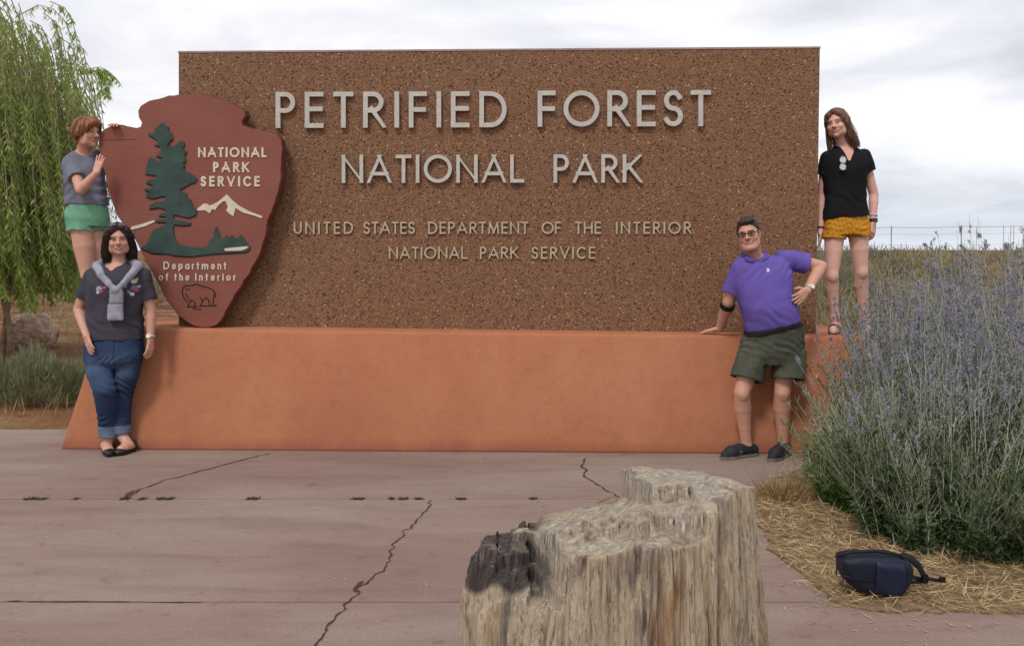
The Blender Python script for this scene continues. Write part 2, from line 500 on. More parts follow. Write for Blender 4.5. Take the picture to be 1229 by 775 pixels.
def ribbon(px, wid, z=0.003, seed=0, m=1, jit=0.014, step=0.035, taper=True):
    r = np.random.default_rng(seed)
    P = np.array([ground(*q) for q in px]); seg = np.linalg.norm(np.diff(P, axis=0), axis=1); s = np.concatenate([[0], np.cumsum(seg)])
    t = np.arange(0, s[-1], step)
    Q = np.stack([np.interp(t, s, P[:, i]) for i in range(3)], 1)
    d = np.gradient(Q, axis=0); d /= np.linalg.norm(d, axis=1, keepdims=True)
    nrm = np.stack([-d[:, 1], d[:, 0], 0 * t], 1)
    walk = np.convolve(r.normal(size=len(t)), [0.25, 0.5, 0.25], 'same')
    Q = Q + nrm * (walk * jit)[:, None]; Q[:, 2] = z
    wd = .78 * wid * np.clip(r.normal(1, 0.45, len(t)), 0.25, 2.2)
    if taper: wd[0] *= 0.2; wd[-1] *= 0.2
    V = np.concatenate([Q - nrm * wd[:, None] / 2, Q + nrm * wd[:, None] / 2]); k = len(t)
    pb.poly(V, [[i, i + 1, k + i + 1, k + i] for i in range(k - 1)], m)
ribbon([(325, 543.5), (290, 552), (250, 563), (212, 573), (170, 586), (151, 596), (149, 599)], 0.016, seed=1)
ribbon([(165, 588), (153, 594), (147, 599)], 0.035, seed=5, z=0.0035)
ribbon([(518, 600), (512, 612), (493, 632), (472, 653), (466, 675), (440, 700), (428, 712), (405, 738), (388, 760), (380, 775), (360, 830)], 0.011, seed=2, step=0.02)
ribbon([(440, 698), (431, 706), (428, 712)], 0.02, seed=8, z=0.0035, step=0.02)
ribbon([(703, 550), (700, 560), (703, 572), (718, 583), (742, 597), (775, 618)], 0.016, seed=3)
ribbon([(0, 721.5), (100, 722), (250, 723)], 0.010, seed=4, jit=0.003)
ribbon([(940, 700), (990, 718)], 0.0, seed=6)
o = pb.build('pavement', [M_conc, M_crack, M_joint]); tag(o, 'weathered reddish concrete plaza with cracks and joints', kind='structure')

# straw covered planting bed
edge = [(968, 560), (935, 572), (908, 592), (905, 610), (915, 640), (925, 660), (950, 680), (968, 695), (990, 715), (1012, 728), (1040, 733), (1100, 735), (1229, 737), (1500, 740)]
E = [ground(*q)[:2] for q in edge]
bp = []
for a, b in zip(E[:-1], E[1:]):
    k = max(2, int(np.linalg.norm(b - a) / 0.06))
    for t in np.arange(k) / k: bp.append(a + (b - a) * t + rng.normal(0, 0.012, 2))
bp += [np.array([7.5, 3.4]), np.array([7.5, 7.2]), np.array([2.2, 7.2]), np.array([2.2, 6.2])]
bp = np.array(bp)
def inside(pts, poly):
    x, y = pts[:, 0], pts[:, 1]; r = np.zeros(len(pts), bool); j = len(poly) - 1
    for i in range(len(poly)):
        xi, yi = poly[i]; xj, yj_ = poly[j]
        r ^= ((yi > y) != (yj_ > y)) & (x < (xj - xi) * (y - yi) / (yj_ - yi + 1e-12) + xi); j = i
    return r
M_bed = simple('bed_soil', C(134, 112, 84), 0.95, 0.45, 20, 70, 0.9, 0.02)
bb = MB(); bb.prism(np.c_[bp, np.zeros(len(bp))], np.array([0, 0, -0.03]), np.array([0, 0, 0.010]))
o = bb.build('planting_bed', M_bed); tag(o, 'tan soil of the planting bed beside the plaza', kind='structure')
def straw_mat(name, a, b, c):
    return leafmat(name, a, b, 0.15, 9.0, c)
M_straw = straw_mat('straw', C(146, 122, 86), C(194, 168, 122), C(216, 196, 152))
N = 21000
pts = np.c_[rng.uniform(1.0, 4.6, N * 3), rng.uniform(3.35, 6.6, N * 3)]
pts = pts[inside(pts, bp)][:N]
wob = pts + rng.normal(0, 0.02, pts.shape)
D = np.c_[rng.normal(size=(len(pts), 2)), rng.normal(0, 0.22, len(pts))]; D /= np.linalg.norm(D, axis=1, keepdims=True)
P = np.c_[wob, 0.014 + rng.uniform(0, 0.022, len(pts))]
V, F = blades(P, D, np.c_[rng.normal(0, .4, (len(pts), 2)), np.ones(len(pts))], rng.uniform(0.03, 0.15, len(pts)), rng.uniform(0.002, 0.0055, len(pts)))
V[:, 2] = np.maximum(V[:, 2], 0.006)
o = mesh('straw_mulch', V, F, M_straw); tag(o, 'dry straw mulch strewn over the planting bed', kind='stuff')

# loose straw and grit blown onto the concrete
k_ = 260; i_ = rng.integers(0, len(edge) - 1, k_)
Q_ = np.array([E[a] for a in i_]) + rng.normal(0, .13, (k_, 2)); Q_ = np.r_[Q_, np.c_[rng.uniform(-4, 2, 90), rng.uniform(2.6, 6.0, 90)]]
Q_ = Q_[~inside(Q_, bp)]; k_ = len(Q_)
D = np.c_[rng.normal(size=(k_, 2)), np.zeros(k_)]; D /= np.linalg.norm(D, axis=1, keepdims=True)
V, F = blades(np.c_[Q_, np.full(k_, .005)], D, np.tile([0, 0, 1.], (k_, 1)), rng.uniform(.012, .06, k_), rng.uniform(.003, .006, k_))
o = mesh('straw_litter', V, F, M_straw); tag(o, 'stray bits of straw scattered over the concrete', kind='stuff')
# debris and weeds caught in the pavement joint
MW = leafmat('joint_weed', C(66, 58, 44), C(96, 92, 62), 0.2, 20)
parts = []
for px, wpx in ((38, 14), (52, 6), (92, 5), (150, 10), (172, 6), (192, 8), (203, 8), (303, 14), (430, 12), (484, 10), (502, 8), (553, 10), (470, 5), (640, 6)):
    nn = int(15 * wpx)
    a = ground(px - wpx / 2, 598.5); b = ground(px + wpx / 2, 598.5)
    P = a + (b - a) * rng.uniform(0, 1, (nn, 1)) + np.c_[rng.normal(0, 0.004, nn), rng.normal(0, 0.011, nn), np.zeros(nn)]
    D = rvec(nn); D[:, 2] = np.abs(D[:, 2]) * 0.5
    parts.append(blades(P, D, rvec(nn), rng.uniform(0.008, 0.028, nn), rng.uniform(0.003, 0.007, nn)))
V, F = cat(parts)
o = mesh('joint_weeds', V, F, MW); tag(o, 'small dark weeds and litter caught along the pavement joint', kind='stuff')

# ================================================================== SIGN
import bmesh
BY = 6.127          # foot of the plinth front, TY its top edge, SY sign face, AY arrowhead face
TY, SY, AY = 6.30, 6.53, 6.37
m, n, p = mat('orange_stucco')
v = coords(n)
big = noise(n, coords(n, (1, 1, 0.8)), 1.3, 6, 0.6, 0.3); fine = noise(n, v, 130, 4, 0.7); md = noise(n, v, 11, 6, 0.7)
sepz = nd(n, 'ShaderNodeSeparateXYZ'); n.links.new(v, sepz.inputs[0])
nz = noise(n, coords(n, (1, 1, 0.3)), 2.4, 6, 0.65)
ca = ramp(n, big, [(0.33, C(169, 109, 80)), (0.5, C(175, 115, 84)), (0.68, C(181, 122, 91))])
cb = ramp(n, md, [(0.28, (0.80, 0.78, 0.77, 1)), (0.5, (1, 1, 1, 1))])
x1 = mixc(n, 0.55, ca, cb, 'MULTIPLY'); x1 = mixc(n, 0.7, x1, ramp(n, fine, [(0.3, (0.78, 0.76, 0.75, 1)), (0.55, (1.04, 1.04, 1.04, 1))]), 'MULTIPLY')
# splash stains above the pavement
addz = nd(n, 'ShaderNodeMath', operation='MULTIPLY_ADD'); addz.inputs[1].default_value = 0.22; n.links.new(nz, addz.inputs[0])
n.links.new(sepz.outputs['Z'], addz.inputs[2])
st = ramp(n, addz.outputs[0], [(0.10, (1, 1, 1, 1)), (0.21, (0, 0, 0, 1))])
x2 = mixc(n, st, x1, C(150, 92, 74))
n.links.new(x2, p.inputs['Base Color']); p.inputs['Roughness'].default_value = 0.9; p.inputs['Specular IOR Level'].default_value = 0.15
b0 = bump(n, p, fine, 0.5, 0.006); bump(n, p, md, 0.35, 0.01, b0)
M_stucco = m

fbl, fbr = onplane(71, 541, BY), onplane(1092, 548.5, BY); fbl[2] = fbr[2] = -0.01
ftl, ftr = onplane(119, 393, TY), onplane(1046, 404.5, TY)
back = np.array([0.03, 1.0, 0])
bbl, bbr = fbl + back * 1.35, fbr + back * 1.35
btl, btr = ftl + back * 1.0, ftr + back * 1.0
plin = empty('stucco_plinth', (float((fbl[0] + fbr[0]) / 2), float(fbl[1] + .6), 0), 'low orange stucco plinth with sloping ends under the big stone sign', 'plinth')
bm = bmesh.new()
vs = [bm.verts.new(q) for q in (fbl, fbr, ftr, ftl, bbl, bbr, btr, btl)]
for f in ((0, 1, 2, 3), (5, 4, 7, 6), (4, 0, 3, 7), (1, 5, 6, 2), (3, 2, 6, 7), (4, 5, 1, 0)): bm.faces.new([vs[i] for i in f])
bmesh.ops.bevel(bm, geom=list(bm.edges), offset=0.03, segments=4, profile=0.5, affect='EDGES')
bmesh.ops.recalc_face_normals(bm, faces=bm.faces)
me = bpy.data.meshes.new('plinth_body')
for q in bm.verts: q.co -= Vector(ORG[plin.name])
bm.to_mesh(me); bm.free(); me.materials.append(M_stucco)
for q in me.polygons: q.use_smooth = True
o = bpy.data.objects.new('plinth_body', me); link(o, plin)
def top_z(x): return float(ftl[2] + (ftr[2] - ftl[2]) * (x - ftl[0]) / (ftr[0] - ftl[0]))

# aggregate wall
m, n, p = mat('exposed_aggregate')
v = coords(n)
vo = nd(n, 'ShaderNodeTexVoronoi'); vo.inputs['Scale'].default_value = 98; vo.inputs['Randomness'].default_value = 1
n.links.new(v, vo.inputs['Vector'])
sepc = nd(n, 'ShaderNodeSeparateColor'); n.links.new(vo.outputs['Color'], sepc.inputs[0])
stone = ramp(n, sepc.outputs[0], [(0.0, C(76, 58, 47)), (0.07, C(112, 84, 64)), (0.20, C(136, 103, 78)), (0.44, C(129, 99, 74)), (0.62, C(144, 111, 84)), (0.80, C(133, 96, 73)), (0.95, C(158, 130, 104)), (0.992, C(184, 166, 144))], 'CONSTANT')
gap = ramp(n, vo.outputs['Distance'], [(0.42, (1, 1, 1, 1)), (0.75, (0.80, 0.77, 0.74, 1))])
bigs = ramp(n, noise(n, v, 1.6, 5, 0.6), [(0.35, (0.98, 0.89, 0.86, 1)), (0.65, (1.0, 0.96, 0.93, 1))])
x1 = mixc(n, 1.0, stone, gap, 'MULTIPLY'); x1 = mixc(n, 1.0, x1, bigs, 'MULTIPLY')
n.links.new(x1, p.inputs['Base Color']); p.inputs['Roughness'].default_value = 0.75; p.inputs['Specular IOR Level'].default_value = 0.25
inv = nd(n, 'ShaderNodeMath', operation='SUBTRACT'); inv.inputs[0].default_value = 1.0; n.links.new(vo.outputs['Distance'], inv.inputs[1])
bump(n, p, inv.outputs[0], 0.55, 0.008)
M_agg = m
M_cope = simple('coping_concrete', C(160, 138, 136), 0.85, 0.15, 12, 90, 0.3)
M_letter = simple('letter_metal', C(188, 183, 174), 0.5, 0.12, 25, spec=0.4)
M_letter2 = simple('small_letter_metal', C(180, 165, 143), 0.5, 0.15, 25, spec=0.4)
c4 = [onplane(214.5, 64, SY), onplane(984, 58.5, SY), onplane(979, 405, SY), onplane(214.5, 398, SY)]
sgn = empty('stone_sign', (float((c4[0][0] + c4[1][0]) / 2), SY + .1, top_z(0)), 'wide brown pebble-finish stone wall sign with pale raised letters on the orange plinth', 'sign')
TH = 0.30
sb = MB(); sb.prism([c4[0], c4[1], c4[2], c4[3]], np.zeros(3), back * TH)
sb.build('wall_slab', M_agg, sgn)
sb = MB(); t0, t1 = c4[0] + [-.004, -.004, 0.001], c4[1] + [.004, -.004, 0.001]
sb.prism([t0 + [0, 0, .014], t1 + [0, 0, .014], t1, t0], np.zeros(3), back * (TH + .008))
sb.build('coping', M_cope, sgn)

# ---- stroke lettering
def arc(cx, cy, rx, ry, a0, a1, k=14):
    return [(cx + rx * math.cos(R(a)), cy + ry * math.sin(R(a))) for a in np.linspace(a0, a1, k)]
GL = {   # width, strokes in a unit box; third item: closed flags
 'P': (.54, [[(0, 0), (0, 1)], [(0, 1), (.45, 1)] + arc(.5, .74, .5, .26, 90, -90, 12) + [(.45, .48), (0, .48)]]),
 'E': (.52, [[(0, 0), (0, 1)], [(0, 1), (1, 1)], [(0, .53), (.95, .53)], [(0, 0), (1, 0)]]),
 'T': (.56, [[(.5, 0), (.5, 1)], [(0, 1), (1, 1)]]),
 'R': (.60, [[(0, 0), (0, 1)], [(0, 1), (.42, 1)] + arc(.45, .74, .48, .26, 90, -90, 12) + [(.42, .48), (0, .48)], [(.42, .48), (1, 0)]]),
 'I': (.0, [[(.5, 0), (.5, 1)]]),
 'F': (.50, [[(0, 0), (0, 1)], [(0, 1), (1, 1)], [(0, .5), (.95, .5)]]),
 'D': (.76, [[(0, 0), (0, 1)], [(0, 1), (.35, 1)] + arc(.38, .5, .62, .5, 90, -90, 18) + [(.35, 0), (0, 0)]]),
 'O': (1.0, [arc(.5, .5, .5, .5, 0, 348, 30) + ['c']]),
 'S': (.54, [arc(.5, .75, .46, .25, 25, 260, 14) + arc(.5, .25, .5, .25, 90, -155, 14)]),
 'N': (.76, [[(0, 0), (0, 1)], [(0, 1), (1, 0)], [(1, 0), (1, 1)]]),
 'A': (.84, [[(0, 0), (.5, 1)], [(.5, 1), (1, 0)], [(.2, .3), (.8, .3)]]),
 'L': (.50, [[(0, 0), (0, 1)], [(0, 0), (1, 0)]]),
 'K': (.66, [[(0, 0), (0, 1)], [(0, .42), (.95, 1)], [(.28, .58), (1, 0)]]),
 'U': (.66, [[(0, 1), (0, .35)] + arc(.5, .35, .5, .35, 180, 360, 14) + [(1, 1)]]),
 'M': (.90, [[(0, 0), (.12, 1)], [(.12, 1), (.5, .1)], [(.5, .1), (.88, 1)], [(.88, 1), (1, 0)]]),
 'H': (.72, [[(0, 0), (0, 1)], [(1, 0), (1, 1)], [(0, .5), (1, .5)]]),
 'V': (.78, [[(0, 1), (.5, 0)], [(.5, 0), (1, 1)]]),
 'C': (.78, [arc(.55, .5, .55, .5, 48, 312, 22)]),
 'e': (.54, [[(.04, .36), (1, .36)] + arc(.5, .33, .5, .33, 8, 318, 18)]),
 'p': (.54, [[(0, -.28), (0, .66)], arc(.5, .33, .5, .33, 0, 345, 20) + ['c']]),
 'a': (.54, [[(1, 0), (1, .66)], arc(.5, .33, .5, .33, 0, 345, 20) + ['c']]),
 'r': (.30, [[(0, 0), (0, .66)], [(0, .4)] + arc(.7, .36, .7, .28, 160, 70, 8)]),
 't': (.34, [[(.4, 0), (.4, .92)], [(0, .64), (1, .64)]]),
 'm': (.84, [[(0, 0), (0, .66)], [(0, .42)] + arc(.25, .42, .25, .24, 180, 0, 10) + [(.5, 0)], [(.5, .42)] + arc(.75, .42, .25, .24, 180, 0, 10) + [(1, 0)]]),
 'n': (.50, [[(0, 0), (0, .66)], [(0, .40)] + arc(.5, .38, .5, .28, 180, 0, 12) + [(1, 0)]]),
 'o': (.58, [arc(.5, .33, .5, .33, 0, 345, 20) + ['c']]),
 'f': (.34, [[(.35, 0), (.35, .75)] + arc(.8, .75, .45, .25, 180, 80, 8), [(0, .62), (.95, .62)]]),
 'h': (.50, [[(0, 0), (0, 1)], [(0, .40)] + arc(.5, .38, .5, .28, 180, 0, 12) + [(1, 0)]]),
 'i': (.0, [[(.5, 0), (.5, .66)], [(.5, .88), (.5, .93)]]),
}
def strokes2d(pts, closed, t, ext):
    P = np.array(pts, float); k = len(P)
    L, Rr = [], []
    for i in range(k):
        if closed: d0 = P[i] - P[i - 1]; d1 = P[(i + 1) % k] - P[i]
        else: d0 = P[i] - P[i - 1] if i else P[1] - P[0]; d1 = P[i + 1] - P[i] if i < k - 1 else P[-1] - P[-2]
        d0 = d0 / max(np.linalg.norm(d0), 1e-9); d1 = d1 / max(np.linalg.norm(d1), 1e-9)
        n0, n1_ = np.array([-d0[1], d0[0]]), np.array([-d1[1], d1[0]])
        mm = n0 + n1_; mm /= max(np.linalg.norm(mm), 1e-6); s = min(1 / max(mm @ n0, 0.35), 2.0)
        q = P[i].copy()
        if not closed and i == 0: q = q - d1 * ext
        if not closed and i == k - 1: q = q + d0 * ext
        L.append(q + mm * s * t / 2); Rr.append(q - mm * s * t / 2)
    return np.array(L), np.array(Rr), closed
def ribbon3d(mb, L, Rr, closed, tow, y0, y1, m=0):
    k = len(L)
    fl = [tow(q, y0) for q in L]; fr = [tow(q, y0) for q in Rr]; bl = [tow(q, y1) for q in L]; br = [tow(q, y1) for q in Rr]
    V = fl + fr + bl + br; F = []
    for i in range(k if closed else k - 1):
        j = (i + 1) % k
        F += [[i, j, k + j, k + i], [2 * k + i, 3 * k + i, 3 * k + j, 2 * k + j], [i, 2 * k + i, 2 * k + j, j], [k + i, k + j, 3 * k + j, 3 * k + i]]
    if not closed: F += [[0, k, 3 * k, 2 * k], [k - 1, 3 * k - 1, 4 * k - 1, 2 * k - 1]]
    mb.poly(V, F, m)
def word(txt, x0, x1, ytop, ybase, th, Y0, depth, material, parent, slope=0.0, lift=0.0):
    """raised letters of one word between pixel columns x0..x1"""
    caph = ybase - ytop
    W = [GL[c_][0] for c_ in txt]
    wid = [max(w_, th) if w_ == 0 else w_ for w_ in W]
    total = (x1 - x0) / caph; sp = (total - sum(wid)) / max(len(txt) - 1, 1); k = 1.0
    if sp < 0.10 and len(txt) > 1: k = (total - 0.10 * (len(txt) - 1)) / sum(wid); sp = 0.10
    cx = 0.0
    for ch, w_ in zip(txt, wid):
        w_ *= k
        mb = MB()
        for si, s in enumerate(GL[ch][1]):
            closed = s[-1] == 'c'
            q = [(th / 2 + u * max(w_ - th, 0), th / 2 + v_ * (1 - th) if v_ <= 1 else v_) for u, v_ in (s[:-1] if closed else s)]
            L, Rr, cl = strokes2d(q, closed, th, th * 0.5 if len(q) <= 2 or True else 0)
            lo = -0.3 if ch == 'p' else 0.0
            if len(q) == 2 and ch in 'ANKVMRUE':
                L, Rr, cl = strokes2d(q, closed, th, th * 0.9 if ch in 'ANKVMR' else th * .5)
            L[:, 1] = np.clip(L[:, 1], lo, 1); Rr[:, 1] = np.clip(Rr[:, 1], lo, 1)
            if ch in 'ANMV' : 
                L[:, 0] = np.clip(L[:, 0], -0.03, w_ + .03); Rr[:, 0] = np.clip(Rr[:, 0], -0.03, w_ + .03)
            def tow(q_, yy):
                px = x0 + (cx + q_[0]) * caph
                return onplane(px, ybase - q_[1] * caph + slope * (px - x0), Y0) + np.array([-SLOPE, 1, 0]) * yy * np.array([-1, 1, 1])
            ribbon3d(mb, L, Rr, cl, tow, -depth - si * 0.0004, -lift)
        mb.build('letter', material, parent)
        cx += w_ + sp
sl = -2.2 / 520
word('PETRIFIED', 332, 608, 111.5, 154.5, .128, SY, .034, M_letter, sgn, sl * .8, .010)
word('FOREST', 645, 852, 110.0, 153.0, .128, SY, .034, M_letter, sgn, sl * .8, .010)
word('NATIONAL', 411, 629, 186.5, 220, .125, SY, .034, M_letter, sgn, sl * .4, .008)
word('PARK', 664, 769, 186, 219.8, .125, SY, .034, M_letter, sgn, sl * .4, .008)
for t_, a_, b_ in (('UNITED', 353, 424), ('STATES', 436.5, 498), ('DEPARTMENT', 514, 634), ('OF', 650, 673), ('THE', 690, 721), ('INTERIOR', 739, 829)):
    word(t_, a_, b_, 266.3, 280.8, .13, SY, .016, M_letter2, sgn)
for t_, a_, b_ in (('NATIONAL', 467, 561), ('PARK', 576, 622), ('SERVICE', 638, 714)):
    word(t_, a_, b_, 296.2, 310.6, .13, SY, .016, M_letter2, sgn)

# ---- arrowhead
m, n, p = mat('red_brown_paint')
v = coords(n)
gr = noise(n, coords(n, (1.2, 1, 14)), 4, 6, 0.6); bl = noise(n, v, 2.2, 5, 0.6); fi = noise(n, coords(n, (6, 6, 90)), 3, 3, .6)
ca = ramp(n, bl, [(0.35, C(128, 74, 64)), (0.65, C(138, 84, 71))])
cb = ramp(n, gr, [(0.3, (0.93, 0.92, 0.91, 1)), (0.55, (1, 1, 1, 1))])
n.links.new(mixc(n, 1.0, ca, cb, 'MULTIPLY'), p.inputs['Base Color']); p.inputs['Roughness'].default_value = 0.62; p.inputs['Specular IOR Level'].default_value = 0.3
bump(n, p, fi, 0.12, 0.004)
M_arrow = m
M_edge = simple('arrow_edge', C(104, 54, 44), 0.8, 0.3, 18, 40, 0.6, 0.01)
M_green = simple('emblem_green', C(54, 72, 66), 0.7, 0.28, 9, 60, 0.3)
M_cream = simple('emblem_cream', C(208, 196, 176), 0.7, 0.10, 15)
M_ink = simple('emblem_black', C(34, 28, 26), 0.8, 0.1, 10)
aout = [(120, 158.5), (127, 153.5), (136, 150), (146, 149.5), (156, 152), (163, 153.5), (168, 152), (169.5, 147), (166, 141), (165, 133), (168, 127), (178, 121), (190, 118.5), (202, 114.5), (215, 113), (232, 112.6), (248, 113), (260, 117), (273, 120.5), (285, 127), (294, 133), (295.5, 139), (291, 146), (292, 150), (301.6, 154), (313, 155), (326.5, 158.5), (334, 162), (338, 168), (340, 180), (338.5, 198), (338, 216), (334, 233), (328.5, 249), (322, 264), (319, 284), (313, 304), (305, 318), (297, 333), (285, 350), (275, 368), (266, 385), (259, 391.5), (250, 393.5), (236, 392.8), (224, 387), (214, 380), (206, 368), (198, 357), (188, 338), (178, 320), (169, 303), (161, 287), (150, 272), (140.5, 260), (135, 246), (130, 233), (127, 218), (124, 204), (120, 188), (117.5, 172)]
# rough the chiselled outline a little
ao = []
for i in range(len(aout)):
    a, b = np.array(aout[i]), np.array(aout[(i + 1) % len(aout)])
    k = max(1, int(np.linalg.norm(b - a) / 5))
    for t in range(k):
        ao.append(a + (b - a) * t / k + (rng.normal(0, 0.45, 2) if t else 0))
ao = np.array(ao)
def inset(P, d):
    a = np.roll(P, 1, 0); b = np.roll(P, -1, 0); t = b - a; t /= np.linalg.norm(t, axis=1, keepdims=True)
    return P + np.c_[-t[:, 1], t[:, 0]] * d
def plate(outline, Y0, y_front, y_back, bev=0.0, bevd=0.0):
    mb = MB(); nrm = np.array([SLOPE, 1, 0]); nrm = np.array([-SLOPE, 1.0, 0])
    k = len(outline)
    A = [onplane(*q, Y0) for q in inset(np.asarray(outline, float), bev)]
    B = [onplane(*q, Y0) for q in outline]
    l0 = [q + nrm * y_front for q in A]; l1 = [q + nrm * (y_front + bevd) for q in B]; l2 = [q + nrm * y_back for q in B]
    mb.poly(l0 + l1 + l2, [list(range(k))], 0)
    ring = lambda o_: [[o_ + i, o_ + k + i, o_ + k + (i + 1) % k, o_ + (i + 1) % k] for i in range(k)]
    b = len(mb.V) - 3 * k
    mb.F += ring(b) + ring(b + k) + [[b + 2 * k + i for i in range(k)][::-1]]; mb.M += [1] * (2 * k + 1)
    return mb
cx_ = onplane(240, 393, AY)
arr = empty('arrowhead_sign', (float(cx_[0]), float(cx_[1]) + .05, top_z(cx_[0])), 'red brown arrowhead-shaped sign with green tree and white mountains standing on the plinth', 'sign')
plate(ao, AY, 0.0, 0.095, 1.3, 0.012).build('board', [M_arrow, M_edge], arr)
E1 = lambda L_: [(160 + a / 4.306, 140 + b / 4.306) for a, b in L_]
tree = E1([(155, 32), (170, 50), (185, 55), (180, 68), (200, 85), (208, 115), (190, 132), (178, 150), (215, 155), (245, 125), (265, 130), (268, 148), (256, 160), (280, 185), (268, 195), (274, 235), (258, 240), (270, 258), (260, 268), (275, 285), (300, 295), (330, 318), (325, 338), (295, 348), (265, 365), (240, 380), (275, 395), (280, 420), (300, 430), (308, 460), (330, 485), (325, 510), (290, 522), (260, 518), (230, 510), (210, 506), (210, 530), (300, 548), (295, 560), (250, 562), (212, 558), (208, 580), (215, 620), (232, 655), (290, 672), (360, 678), (385, 668), (400, 635), (418, 625), (420, 595), (432, 568), (445, 600), (450, 625), (475, 630), (480, 610), (495, 628), (515, 612), (525, 628), (545, 630), (560, 608), (575, 632), (590, 655), (606, 672), (600, 690), (580, 700), (480, 705), (380, 712), (300, 722), (220, 718), (180, 708), (100, 705), (40, 680), (75, 655), (90, 620), (105, 590), (140, 570), (172, 560), (172, 546), (120, 545), (115, 535), (172, 530), (172, 516), (135, 515), (140, 505), (172, 495), (172, 480), (130, 470), (85, 478), (90, 458), (120, 442), (165, 435), (172, 415), (150, 412), (100, 425), (70, 415), (72, 395), (95, 390), (60, 380), (65, 370), (95, 372), (105, 355), (70, 345), (75, 330), (120, 325), (118, 305), (65, 297), (72, 265), (80, 225), (92, 205), (115, 225), (140, 235), (152, 215), (120, 205), (145, 190), (142, 155), (110, 148), (135, 140), (120, 118), (80, 95), (85, 85), (118, 85), (112, 65), (130, 55), (140, 40)])
plate([(q[0] - .4, q[1] + 1.0) for q in tree], AY, -0.004, 0.0005).build('painted_tree_shadow', [M_ink, M_ink], arr)  # black copy of the tree shifted down and left, painting its shadow on the board
plate(tree, AY, -0.012, -0.0045).build('tree_emblem', [M_green, M_green], arr)
plate(E1([(330, 478), (365, 450), (385, 450), (392, 460), (410, 455), (440, 440), (485, 402), (510, 430), (545, 460), (600, 490), (668, 515), (665, 526), (620, 510), (570, 497), (545, 482), (530, 472), (518, 515), (495, 500), (482, 485), (490, 465), (478, 438), (465, 438), (440, 460), (425, 482), (408, 478), (396, 500), (372, 484), (335, 487)]), AY, -0.006, 0.0005).build('mountain_emblem', [M_cream, M_cream], arr)
plate([(157, 276), (158, 272), (172, 268.5), (184, 264.5), (187, 266), (176, 271), (166, 274)], AY, -0.006, 0.0005).build('mountain_emblem', [M_cream, M_cream], arr)
plate(E1([(472, 682), (520, 676), (600, 670), (588, 682), (560, 692), (478, 694)]), AY, -0.0145, -0.0125).build('lake_emblem', [M_cream, M_cream], arr)
word('NATIONAL', 238, 320, 177, 189, .20, AY, .006, M_cream, arr)
word('PARK', 256, 299, 194.6, 207, .20, AY, .006, M_cream, arr)
word('SERVICE', 241, 312, 211.5, 224, .20, AY, .006, M_cream, arr)
word('Department', 196.5, 272, 314, 323.3, .16, AY, .006, M_cream, arr)
word('of', 190.8, 202.3, 327.8, 336.8, .16, AY, .006, M_cream, arr)
word('the', 209.5, 227.5, 327.8, 336.8, .16, AY, .006, M_cream, arr)
word('Interior', 234.5, 283, 327.8, 336.8, .16, AY, .006, M_cream, arr)
E2 = lambda L_: [(180 + a / 7.75, 300 + b / 7.75) for a, b in L_]
bz = MB()
for pl, t in (([(350, 490), (318, 445), (300, 400), (305, 350), (330, 332), (385, 330), (430, 318), (480, 335), (540, 350), (590, 372), (600, 400), (592, 440), (586, 515)], 1.3), ([(600, 385), (612, 420), (606, 440)], .9),
              ([(335, 400), (345, 430), (362, 450)], .9), ([(385, 470), (365, 500), (352, 520)], 1.0), ([(360, 462), (400, 470), (425, 500), (412, 522)], 1.1), ([(470, 515), (485, 482), (520, 440), (545, 465), (556, 512)], 1.1), ([(470, 440), (482, 470), (500, 470)], 1.0),
              ([(345, 527), (440, 527)], 1.4), ([(460, 520), (620, 516)], 1.2), ([(330, 352), (350, 372), (372, 360)], .8), ([(400, 545), (480, 553)], .8)):
    L, Rr, cl = strokes2d(E2(pl), False, t, .3)
    ribbon3d(bz, L, Rr, False, lambda q_, yy: onplane(q_[0], q_[1], AY) + np.array([-SLOPE, 1, 0]) * yy, -0.002 - .0002 * len(bz.V) / 50, 0.0005)
bz.build('bison_emblem', M_ink, arr)
L, Rr, cl = strokes2d([(118.6, 168.2), (140, 168), (163, 167.6)], False, .8, 0); sm_ = MB()
ribbon3d(sm_, L, Rr, False, lambda q_, yy: onplane(q_[0], q_[1], AY) + np.array([-SLOPE, 1, 0]) * yy, -0.0012, 0.0005)
sm_.build('board_seam', M_edge, arr)

# ================================================================== PEOPLE
J = at
def arr3(*p): return np.array(p, float)
def skinmat(name):
    m, n, p = mat(name)
    a = nd(n, 'ShaderNodeVertexColor', layer_name='Col')
    v = coords(n)
    k = ramp(n, noise(n, v, 28, 4, .6), [(.3, (.95, .93, .92, 1)), (.7, (1, 1, 1, 1))])
    n.links.new(mixc(n, 1.0, a.outputs[0], k, 'MULTIPLY'), p.inputs['Base Color'])
    p.inputs['Roughness'].default_value = .5; p.inputs['Specular IOR Level'].default_value = .35
    p.inputs['Subsurface Weight'].default_value = .12; p.inputs['Subsurface Radius'].default_value = (.02, .008, .004); p.inputs['Subsurface Scale'].default_value = .3
    return m
M_skin = skinmat('skin')
def hairmat(name, a, b):
    m, n, p = mat(name)
    f = noise(n, coords(n, (1, 1, .12)), 160, 4, .7); f2 = noise(n, coords(n, (1, 1, .3)), 25, 3, .6)
    ca = ramp(n, f, [(.3, a), (.7, b)])
    n.links.new(mixc(n, .5, ca, ramp(n, f2, [(.3, (.5, .5, .5, 1)), (.7, (1, 1, 1, 1))]), 'MULTIPLY'), p.inputs['Base Color'])
    p.inputs['Roughness'].default_value = .45; p.inputs['Specular IOR Level'].default_value = .4
    bump(n, p, f, .6, .004); return m
def cloth(name, c, var=.12, weave=500, rough=.9, attr=False, bs=.25):
    m = simple(name, c, rough, var, 14, weave, bs, .0015, spec=.15, attr=attr); return m

